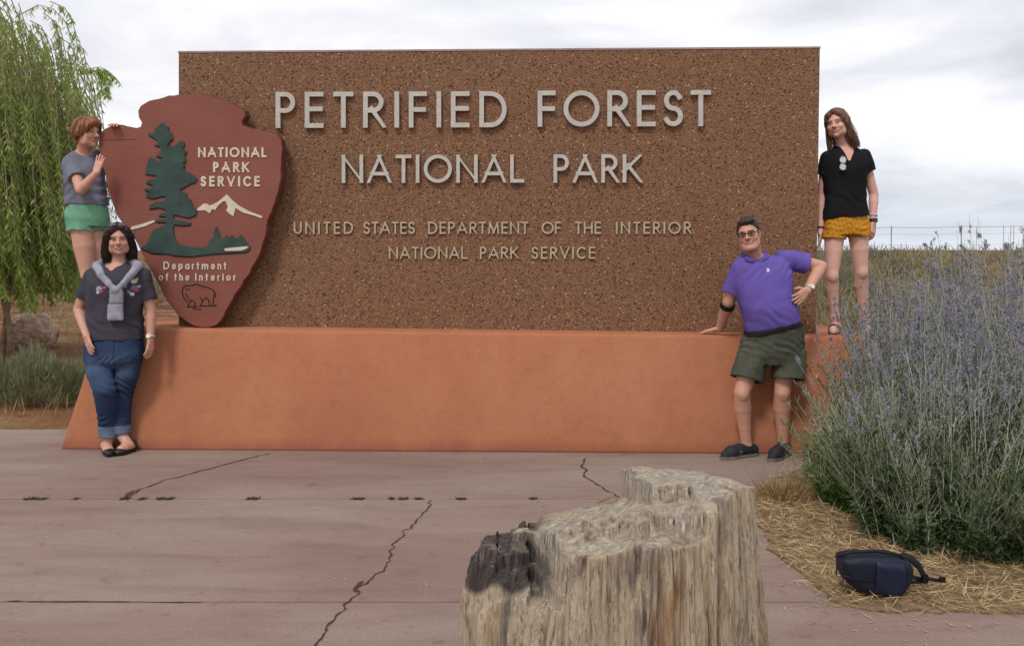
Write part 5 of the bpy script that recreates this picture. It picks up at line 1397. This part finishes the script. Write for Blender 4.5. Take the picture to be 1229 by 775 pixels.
F.add(Prim(lo, hi, lambda X, Y, Z: np.maximum(np.maximum(bagfn(-.012, .082)(X, Y, Z), (pk0[0] - X)), X - pk1[0])), .0001); F.wrinkle(.0012, .06, 5, 8)
V, Q = F.extract(); mesh('front_pocket', V, Q, M_navy2, bag, smooth=True)
mb = MB(); mb.tube([at(a, b, BYd - .07) for a, b in ((1012, 690), (1030, 696), (1050, 696), (1088, 695))], .004, 6); mb.build('zipper', M_zip, bag, smooth=True)
mb = MB(); mb.tube([at(a, b, BYd - .05) for a, b in ((1006, 668), (1020, 662.5), (1050, 661), (1080, 665.5), (1089, 676))], .0065, 6); mb.build('piping', M_zip, bag, smooth=True)
for pl, wd in (([(1082, 666), (1094, 671), (1103, 679), (1108, 689), (1110, 697)], .016), ([(1088, 690), (1098, 693), (1109, 695)], .009), ([(1088, 698), (1100, 698), (1112, 697)], .007), ([(1109, 693), (1120, 695), (1131, 697)], .008)):
    mb = MB(); mb.tube([at(a, b, BYd - .02) for a, b in pl], wd, 8, flat=.45); mb.build('strap', M_web, bag, smooth=True)
mb = MB(); mb.box(at(1110, 694, BYd - .03), (.012, .008, .018)); mb.build('buckle', M_zip, bag)
mb = MB(); mb.box(at(1131, 695, BYd - .02), (.012, .006, .011)); mb.build('strap_end', M_web, bag)
mb = MB(); mb.tube([at(1012, 695, BYd - .05), at(1009, 700, BYd - .07)], [.006, .010], 6, flat=.5); mb.build('tag', M_tagl, bag)
mb = MB(); mb.tube([at(1004.5, 676, BYd - .05), at(1003.5, 690, BYd - .06)], .003, 5); mb.build('zip_pull', M_zip, bag)

# ================================================================== VEGETATION
def upd(n, zmin=0.3):
    d = rvec(n); d[:, 2] = np.abs(d[:, 2]) + zmin; return d / np.linalg.norm(d, axis=1, keepdims=True)
M_sagestem = leafmat('sage_stem', C(132, 136, 110), C(188, 190, 172), 0.05, 6)
M_sageleaf = leafmat('sage_leaf', C(50, 70, 36), C(80, 100, 60), 0.35, 5, C(122, 134, 100))
M_greenleaf = leafmat('green_leaf', C(66, 98, 42), C(98, 128, 60), 0.4, 5, C(136, 158, 90))
M_flower = leafmat('lavender_flower', C(146, 140, 178), C(174, 168, 200), 0.3, 9, C(186, 180, 208))
M_calyx = leafmat('grey_calyx', C(140, 132, 146), C(176, 170, 180), 0.25, 9)
def sage(x, y, z, r, h, n_, label, flowers=1.0, green=0.0, lean=(0, 0), leafz=(0.04, 0.64), name='sage_bush'):
    n = int(n_ * 1.15)
    root = empty(name, (x, y, z), label, 'bush', 'flowering sage bushes by the sign')
    k = 9
    a = rng.uniform(0, 2 * math.pi, n); rr = np.sqrt(rng.uniform(0, 1, n))
    base = np.c_[x + np.cos(a) * rr * r * 0.72, y + np.sin(a) * rr * r * 0.72, np.full(n, z - 0.02)]
    hh = h * rng.uniform(0.50, 1.14, n) * (1 - 0.25 * rr ** 2)
    out = np.c_[np.cos(a), np.sin(a)] * (rr * r * 0.42 + rng.normal(0, 0.09, n))[:, None] + np.array(lean) + rng.normal(0, .10, (n, 2))
    t = np.linspace(0, 1, k)
    PL = np.zeros((n, k, 3))
    PL[..., :2] = base[:, None, :2] + out[:, None, :] * (t ** 1.4)[None, :, None] + rng.normal(0, 0.006, (n, k, 2)).cumsum(1)
    PL[..., 2] = base[:, None, 2] + hh[:, None] * (t - 0.06 * t ** 2 * rng.uniform(0, 2, n)[:, None])
    rad = 0.0036 * (1 - 0.72 * t)[None] * rng.uniform(.7, 1.25, n)[:, None]
    def pt(i, tt):
        f = tt * (k - 1); j = np.minimum(f.astype(int), k - 2); u = (f - j)[:, None]
        return PL[i, j] * (1 - u) + PL[i, j + 1] * u, (PL[i, j + 1] - PL[i, j])
    S = [stems(PL, rad)]
    # side twigs along each stem
    nb = n * 13
    i = rng.integers(0, n, nb); tt = rng.uniform(0.22, 0.99, nb)
    B, T = pt(i, tt); T /= np.linalg.norm(T, axis=1, keepdims=True)
    side = rvec(nb); side[:, 2] *= 0.25; d = T * 0.75 + side * 0.65; d /= np.linalg.norm(d, axis=1, keepdims=True)
    ln = rng.uniform(0.06, 0.25, nb) * (1.15 - tt)
    ln = np.maximum(ln, 0.025)
    tp = np.stack([B, B + d * (ln * .5)[:, None], B + d * ln[:, None] + np.c_[np.zeros((nb, 2)), ln * .15]], 1)
    S.append(stems(tp, np.tile(np.array([0.0016, 0.0012, 0.0006]), (nb, 1))))
    V, F = cat(S); mesh('stems', V, F, M_sagestem, root)
    # leaves
    nl = int(n * 105)
    i = rng.integers(0, n, nl); tt = leafz[0] + (leafz[1] - leafz[0]) * rng.beta(1.0, 1.5, nl)
    B, T = pt(i, tt); T /= np.linalg.norm(T, axis=1, keepdims=True)
    side = rvec(nl); d = T * 0.5 + side; d /= np.linalg.norm(d, axis=1, keepdims=True)
    L1 = blades(B, d, rvec(nl), rng.uniform(0.022, 0.060, nl) * (1.25 - .6 * tt), rng.uniform(0.007, 0.017, nl))
    j = rng.integers(0, nb, nl // 2); u = rng.uniform(0, 1, nl // 2)[:, None]
    keep = tt[:1]
    BB = tp[j, 0] * (1 - u) + tp[j, 2] * u
    L2 = blades(BB, upd(nl // 2), rvec(nl // 2), rng.uniform(0.010, 0.026, nl // 2), rng.uniform(0.004, 0.008, nl // 2))
    V, F = cat([L1, L2]); mesh('leaves', V, F, M_greenleaf if green > .5 else M_sageleaf, root)
    if flowers > 0:
        nf = int(nb * 8 * flowers)
        tz = (tp[:, 2, 2] - z) / h
        pr = np.clip((tz - 0.42) / 0.35, 0.0, 1); 
        patch = 0.5 + 0.5 * np.sin(tp[:, 0, 0] * 7 + tp[:, 0, 1] * 5 + z * 9 + x * 3); pr = pr * (0.12 + 0.88 * patch ** 2); pr /= pr.sum()
        j = rng.choice(nb, nf, p=pr); u = rng.uniform(0.1, 1.05, nf)[:, None]
        BB = tp[j, 0] * (1 - u) + tp[j, 2] * u + rng.normal(0, 0.003, (nf, 3))
        c_ = rng.uniform(size=nf) < 0.42
        V, F = blades(BB[c_], rvec(c_.sum()), rvec(c_.sum()), rng.uniform(0.006, 0.012, c_.sum()), rng.uniform(0.004, 0.007, c_.sum())); mesh('flowers', V, F, M_flower, root)
        V, F = blades(BB[~c_], upd((~c_).sum()), rvec((~c_).sum()), rng.uniform(0.006, 0.013, (~c_).sum()), rng.uniform(0.003, 0.005, (~c_).sum())); mesh('calyces', V, F, M_calyx, root)
    return root
def gp(px, py): q = ground(px, py); return float(q[0]), float(q[1])
sage(2.27, 4.30, .01, .55, 1.12, 190, 'tall silvery sage bush standing directly behind the navy bag', .8)
sage(3.02, 4.55, .01, .62, 1.46, 260, 'biggest lavender sage bush cut by the right edge of the photo', 1.3)
sage(2.56, 5.15, .01, .55, 1.28, 220, 'grey purple sage bush in the middle of the planting bed', 1.0)
sage(3.35, 5.5, .01, .70, 1.60, 280, 'very tall sage bush with the densest violet spikes beneath the wire fence', 1.5)
sage(2.85, 6.0, .01, .46, 1.34, 240, 'sage bush hiding the lower right end of the orange plinth', .8)
sage(3.72, 6.6, .03, .66, 1.62, 240, 'rearmost sage bush against the pale brush on the right', 1.2)
sage(2.14, 4.85, .01, .40, .76, 210, 'low bright green leafy bush at the left corner of the bed', 0.0, 1.0, name='green_bush')
sage(2.62, 4.05, .01, .40, .62, 130, 'low dark green bush with silver twigs right of the navy bag', 0.0, 0.0, name='green_bush')
sage(2.70, 5.64, .01, .34, 1.30, 190, 'slender sage shoots rising in front of the plinth between the man and the girl', .7, 0.0, lean=(.05, 0))
sage(3.35, 3.95, .01, .40, .75, 100, 'leafy dark sage clump at the lower right corner', .45)
# dry stalk tuft
def tuft(name, x, y, z, r, h, n, m, label, catg, kind=None, wd=(0.003, 0.007), group=None):
    a = rng.uniform(0, 6.28, n); rr = np.sqrt(rng.uniform(0, 1, n)) * r
    P = np.c_[x + np.cos(a) * rr * .5, y + np.sin(a) * rr * .5, np.full(n, z - .01)]
    D = np.c_[np.cos(a) * rr / r * .8 + rng.normal(0, .3, n), np.sin(a) * rr / r * .8 + rng.normal(0, .3, n), np.full(n, 1.0)]
    D /= np.linalg.norm(D, axis=1, keepdims=True)
    V, F = blades(P, D, rvec(n), h * rng.uniform(.4, 1.1, n), rng.uniform(*wd, n), .3)
    o = mesh(name, V, F, m, None, (x, y, z)); return tag(o, label, catg, group, kind)
M_drystalk = leafmat('dry_stalk', C(120, 92, 62), C(160, 130, 90), .1, 12)
x, y = gp(940, 600); tuft('dry_stalks', x, y, .01, .24, .22, 190, M_drystalk, 'tuft of dry brown stalks at the corner of the straw bed', 'dry plant')
# twigs lying among the straw
# left grey green bush
M_rabbit = leafmat('grey_green_blade', C(100, 104, 78), C(134, 138, 106), .25, 6, C(166, 162, 130))
def mound(name, x, y, z, rx, ry, h, n, m, label, catg, group=None):
    root = empty(name, (x, y, z), label, catg, group)
    d = upd(n, .0); s = rng.uniform(.35, 1, n) ** .6
    lump = 1 + .16 * np.sin(d[:, 0] * 6 + x) * np.sin(d[:, 1] * 5 + 1) + .10 * np.sin(d[:, 2] * 9 + d[:, 0] * 11)
    P = np.c_[x + d[:, 0] * rx * s * lump, y + d[:, 1] * ry * s * lump, z + d[:, 2] * h * s * lump * .88]
    D = d * .6 + np.array([0, 0, .7]) + rng.normal(0, .3, (n, 3)); D /= np.linalg.norm(D, axis=1, keepdims=True)
    V, F = blades(P, D, rvec(n), rng.uniform(.05, .14, n), rng.uniform(.004, .009, n)); mesh('foliage', V, F, m, root)
    k = 40; a = rng.uniform(0, 6.28, k); PL = np.zeros((k, 4, 3)); t = np.linspace(0, 1, 4)
    PL[..., 0] = x + np.cos(a)[:, None] * rx * .8 * t; PL[..., 1] = y + np.sin(a)[:, None] * ry * .8 * t; PL[..., 2] = z + h * .75 * t * rng.uniform(.6, 1, k)[:, None]
    V, F = stems(PL, np.tile(np.linspace(.006, .002, 4), (k, 1))); mesh('stems', V, F, M_drystalk, root)
    return root
q = at(34, 490, 8.0); mound('desert_bush', float(q[0]), 8.1, .02, .56, .42, .50, 11000, M_rabbit, 'rounded grey green bush beside the left end of the plinth', 'bush')
q = at(-75, 490, 7.9); mound('desert_bush', float(q[0]), 7.9, .03, .5, .4, .5, 5000, M_rabbit, 'second grey green bush just past the left edge of the photo', 'bush')
# dry grass tufts behind, on both sides
M_dry = leafmat('dry_grass', C(140, 122, 84), C(170, 152, 108), .25, 2.5, C(136, 138, 98))
N = 15000
px = np.concatenate([-2.9 - 6 * rng.uniform(0, 1, N // 2) ** 1.6, rng.uniform(2.0, 14, N // 2)]); py = np.concatenate([rng.uniform(7.3, 20, N // 2), 7.6 + rng.uniform(0, 1, N // 2) ** 1.5 * 16])
clump = np.sin(px * 2.1 + 3) * np.sin(py * 1.7) + .7 * np.sin(px * 4.3 - py * 3.1)
kp = clump + rng.normal(0, .5, N) > .1
P = np.c_[px, py, gz(px, py) - .01][kp]; nn = len(P)
D = rvec(nn) * .45 + np.array([0, 0, 1]); D /= np.linalg.norm(D, axis=1, keepdims=True)
V, F = blades(P, D, rvec(nn), rng.uniform(.06, .26, nn), rng.uniform(.006, .014, nn))
o = mesh('dry_grass', V, F, M_dry); tag(o, 'scattered dry yellow grass on the ground behind the sign', kind='stuff')
# scrub behind on the right and low on the left horizon
M_scrub = leafmat('scrub', C(78, 82, 62), C(112, 112, 88), .25, .8, C(140, 136, 110))
parts = []
cl = [(rng.uniform(2.2, 15), rng.uniform(8.6, 20)) for _ in range(130)] + [(rng.uniform(3.5, 9), rng.uniform(9.5, 16)) for _ in range(30)] + [(rng.uniform(-3.2, 40), rng.uniform(24, 60)) for _ in range(340)] + [(rng.uniform(-30, -3), rng.uniform(13, 60)) for _ in range(170)]
for (x, y) in cl:
    far = y > 22; kx_ = len(parts)
    h = rng.uniform(.45, .80) * (1.2 if far else 1) * (1.0 if x > 0 else 1.5) * (1.35 if 130 <= kx_ < 160 else 1); r = rng.uniform(.35, .9) * (1.8 if far else 1); n_ = 150 if far else 620
    d = upd(n_, 0); s = rng.uniform(.3, 1, n_) ** .6
    P = np.c_[x + d[:, 0] * r * s, y + d[:, 1] * r * s, gz(np.array(x), np.array(y)) + d[:, 2] * h * s * .85]
    D = d * .7 + np.array([0, 0, .45]) + rng.normal(0, .4, (n_, 3)); D /= np.linalg.norm(D, axis=1, keepdims=True)
    k = 2.2 if far else 1
    parts.append(blades(P, D, rvec(n_), rng.uniform(.07, .2, n_) * k, rng.uniform(.008, .018, n_) * k))
V, F = cat([q for i_, q in enumerate(parts) if i_ % 5 < 3]); o = mesh('desert_scrub', V, F, M_scrub); tag(o, 'low grey olive desert scrub fading to the horizon', kind='stuff')
M_tanscrub = leafmat('tan_scrub', C(132, 120, 90), C(164, 148, 114), .25, 1.2, C(124, 122, 94))
V, F = cat([q for i_, q in enumerate(parts) if i_ % 5 >= 3]); o = mesh('dry_scrub', V, F, M_tanscrub); tag(o, 'clumps of dry tan brush among the olive scrub', kind='stuff')

# wire fence on the right
M_wire = simple('fence_wire', C(160, 160, 162), .6, .1); M_post = simple('fence_post', C(140, 134, 130), .8, .2)
fe = empty('wire_fence', (11.0, 20.0, .8), 'thin wire fence with slim posts above the brush on the right horizon', 'fence')
FYp = lambda px, Y: at(px, 273 - (px - 1055) * .012, Y)
pxs = [985, 1070, 1154, 1238, 1330, 1430]
for k_, dz in ((0, 0), (1, -.16), (2, -.42), (3, -.75)):
    mb = MB(); L_ = []
    for a, b in zip(pxs[:-1], pxs[1:]):
        for t in np.arange(6) / 6: q = FYp(a + (b - a) * t, 20); q[2] += dz - .02 * math.sin(math.pi * t); L_.append(q)
    mb.tube(L_, .0055 if k_ == 0 else .0025, 4); mb.build('wire', M_wire, fe)
for px in pxs[:-1]:
    q = FYp(px, 20); mb = MB(); mb.tube([[q[0], q[1], .3], [q[0], q[1], q[2] + .03]], .011, 6); mb.build('post', M_post, fe)
for px, t in ((1172, .5), (1205, 0), (1213, .5), (1217, .2)):
    q = FYp(px, 20); mb = MB(); mb.tube([[q[0], q[1] + .01, .4], [q[0] + .03 * t, q[1] + .01, q[2] + .02]], .006, 5); mb.build('post', M_post, fe)

# boulder on the left
m, n, p = mat('petrified_boulder')
v = coords(n)
f1 = noise(n, coords(n, (1, 1, 2.2)), 3.0, 7, .65, 1.2); f2 = noise(n, v, 22, 5, .7)
ca = ramp(n, f1, [(.30, C(138, 100, 84)), (.45, C(186, 150, 130)), (.55, C(214, 188, 168)), (.68, C(168, 124, 104))])
n.links.new(mixc(n, .8, ca, ramp(n, f2, [(.3, (.5, .47, .45, 1)), (.6, (1, 1, 1, 1))]), 'MULTIPLY'), p.inputs['Base Color']); p.inputs['Roughness'].default_value = .85
bump(n, p, f2, .8, .03)
bx, by = gp(39, 417)
def boulder(name, x, y, z, rx, ry, rz, seed, label, step=.02):
    F = Field([x - rx * 1.35, y - ry * 1.35, z - .08], [x + rx * 1.35, y + ry * 1.35, z + rz * 2.3], step)
    F.add(ell([x, y, z + rz * .8], [rx, ry, rz]), .01); F.add(ell([x + rx * .35, y - ry * .2, z + rz * .6], [rx * .7, ry * .75, rz * .8]), .05)
    r = np.random.default_rng(seed)
    F.wrinkle(rx * .09, rx * .9, 8, seed); F.wrinkle(rx * .03, rx * .25, 8, seed + 1)
    V, Q = F.extract(); o = mesh(name, V, Q, m, None, (x, y, z), True); tag(o, label, 'boulder'); return o
boulder('boulder', bx, by, .0, .36, .30, .30, 3, 'banded pinkish brown boulder lying under the willow')

# willow
M_bark = simple('willow_bark', C(140, 122, 98), .9, .3, 12, 40, .8, .02)
M_willow = leafmat('willow_leaf', C(118, 146, 64), C(154, 178, 92), .5, 1.6, C(188, 204, 130))
tx, ty = float(at(-50, 400, 10.6)[0]), 10.6
wil = empty('willow_tree', (tx, ty, 0), 'weeping willow with long hanging green fronds at the left edge', 'tree')
tk = MB()
tk.tube([[tx, ty, -.05], [tx + .05, ty, .7], [tx - .03, ty + .05, 1.5], [tx + .05, ty, 2.4], [tx, ty, 3.4]], [.17, .13, .115, .09, .06], 10)
tips = []
for kx in range(24):
    a = kx * 2.4; rr = rng.uniform(.6, 1.25); z0 = rng.uniform(.8, 2.7); z1 = z0 + rng.uniform(.9, 2.0)
    A = np.array([tx, ty, z0]); B = np.array([tx + math.cos(a) * rr, ty + math.sin(a) * rr, z1])
    M1 = A * .5 + B * .5 + [0, 0, .25]
    tk.tube([A, M1, B], [.045, .03, .012], 6); tips += [A * .4 + M1 * .6, M1, B, M1 * .5 + B * .5]
# two slanting stems visible by the boulder
for a0, b0 in (((12, 398), (-4, 315)), ((3, 420), (14, 330))):
    A, B = at(*a0, 10.2), at(*b0, 10.2); tk.tube([A - [0, 0, .4], A, B], [.05, .04, .02], 6)
tk.build('trunk', M_bark, wil, smooth=True)
# fronds
n = 2300; k = 8; t = np.linspace(0, 1, k)
a = rng.uniform(0, 6.28, n); rr = 1.58 * np.sqrt(rng.uniform(.0, 1, n))
sx = tx + np.cos(a) * rr; sy = ty + np.sin(a) * rr
ztop = 4.9 - .75 * (rr / 1.6) ** 2 - rng.uniform(0, 3.2, n)
ln = rng.uniform(.9, 2.5, n); ln = np.minimum(ln, ztop - .74 - rng.uniform(0, .8, n)); ok = ln > .3
sx, sy, ztop, ln, a, rr = sx[ok], sy[ok], ztop[ok], ln[ok], a[ok], rr[ok]; n = len(sx)
PL = np.zeros((n, k, 3)); o_ = rng.uniform(.05, .35, n)
PL[..., 0] = sx[:, None] + np.cos(a)[:, None] * o_[:, None] * np.sqrt(t) + rng.normal(0, .012, (n, k)).cumsum(1) + .05 * t ** 2
PL[..., 1] = sy[:, None] + np.sin(a)[:, None] * o_[:, None] * np.sqrt(t) + rng.normal(0, .012, (n, k)).cumsum(1)
PL[..., 2] = ztop[:, None] - ln[:, None] * t + (.12 * np.sin(np.pi * np.minimum(t * 2, 1)))[None]
# the stray shoot reaching right
st_ = [(93, 82), (105, 84), (118, 80), (128, 84), (138, 92), (145, 102)]; st2 = [(117, 81), (121, 88), (122, 98), (121, 110), (121, 122)]; st3 = [(130, 85), (128, 96), (127, 108), (131, 115)]; st4 = [(60, 2), (78, 10), (88, 28), (92, 50), (94, 80), (100, 100), (104, 118), (110, 136)]; st5 = [(20, 20), (50, 4), (70, 14), (84, 34), (90, 60), (89, 100), (86, 130)]
ex = []
for s_ in (st_, st2, st3, st4, st5):
    q = np.array([at(a_, b_, 10.0) for a_, b_ in s_]); u = np.linspace(0, len(q) - 1, k); ex.append(np.stack([np.interp(u, np.arange(len(q)), q[:, i]) for i in range(3)], 1))
PL = np.concatenate([PL, np.array(ex)]); n = len(PL)
V, F = stems(PL, np.tile(np.linspace(.007, .002, k), (n, 1))); mesh('twigs', V, F, M_bark, wil)
nl = n * 52; i = np.r_[rng.integers(0, n, nl), rng.integers(n - 5, n, 260)]; nl = len(i); tt = rng.uniform(0.02, 1, nl); f = tt * (k - 1); j = np.minimum(f.astype(int), k - 2); u = (f - j)[:, None]
B = PL[i, j] * (1 - u) + PL[i, j + 1] * u
D = rvec(nl) * np.array([.7, .7, .25]) + np.array([0, 0, -.75]); D /= np.linalg.norm(D, axis=1, keepdims=True)
V, F = blades(B, D, rvec(nl), rng.uniform(.07, .13, nl), rng.uniform(.013, .024, nl)); mesh('crown', V, F, M_willow, wil)
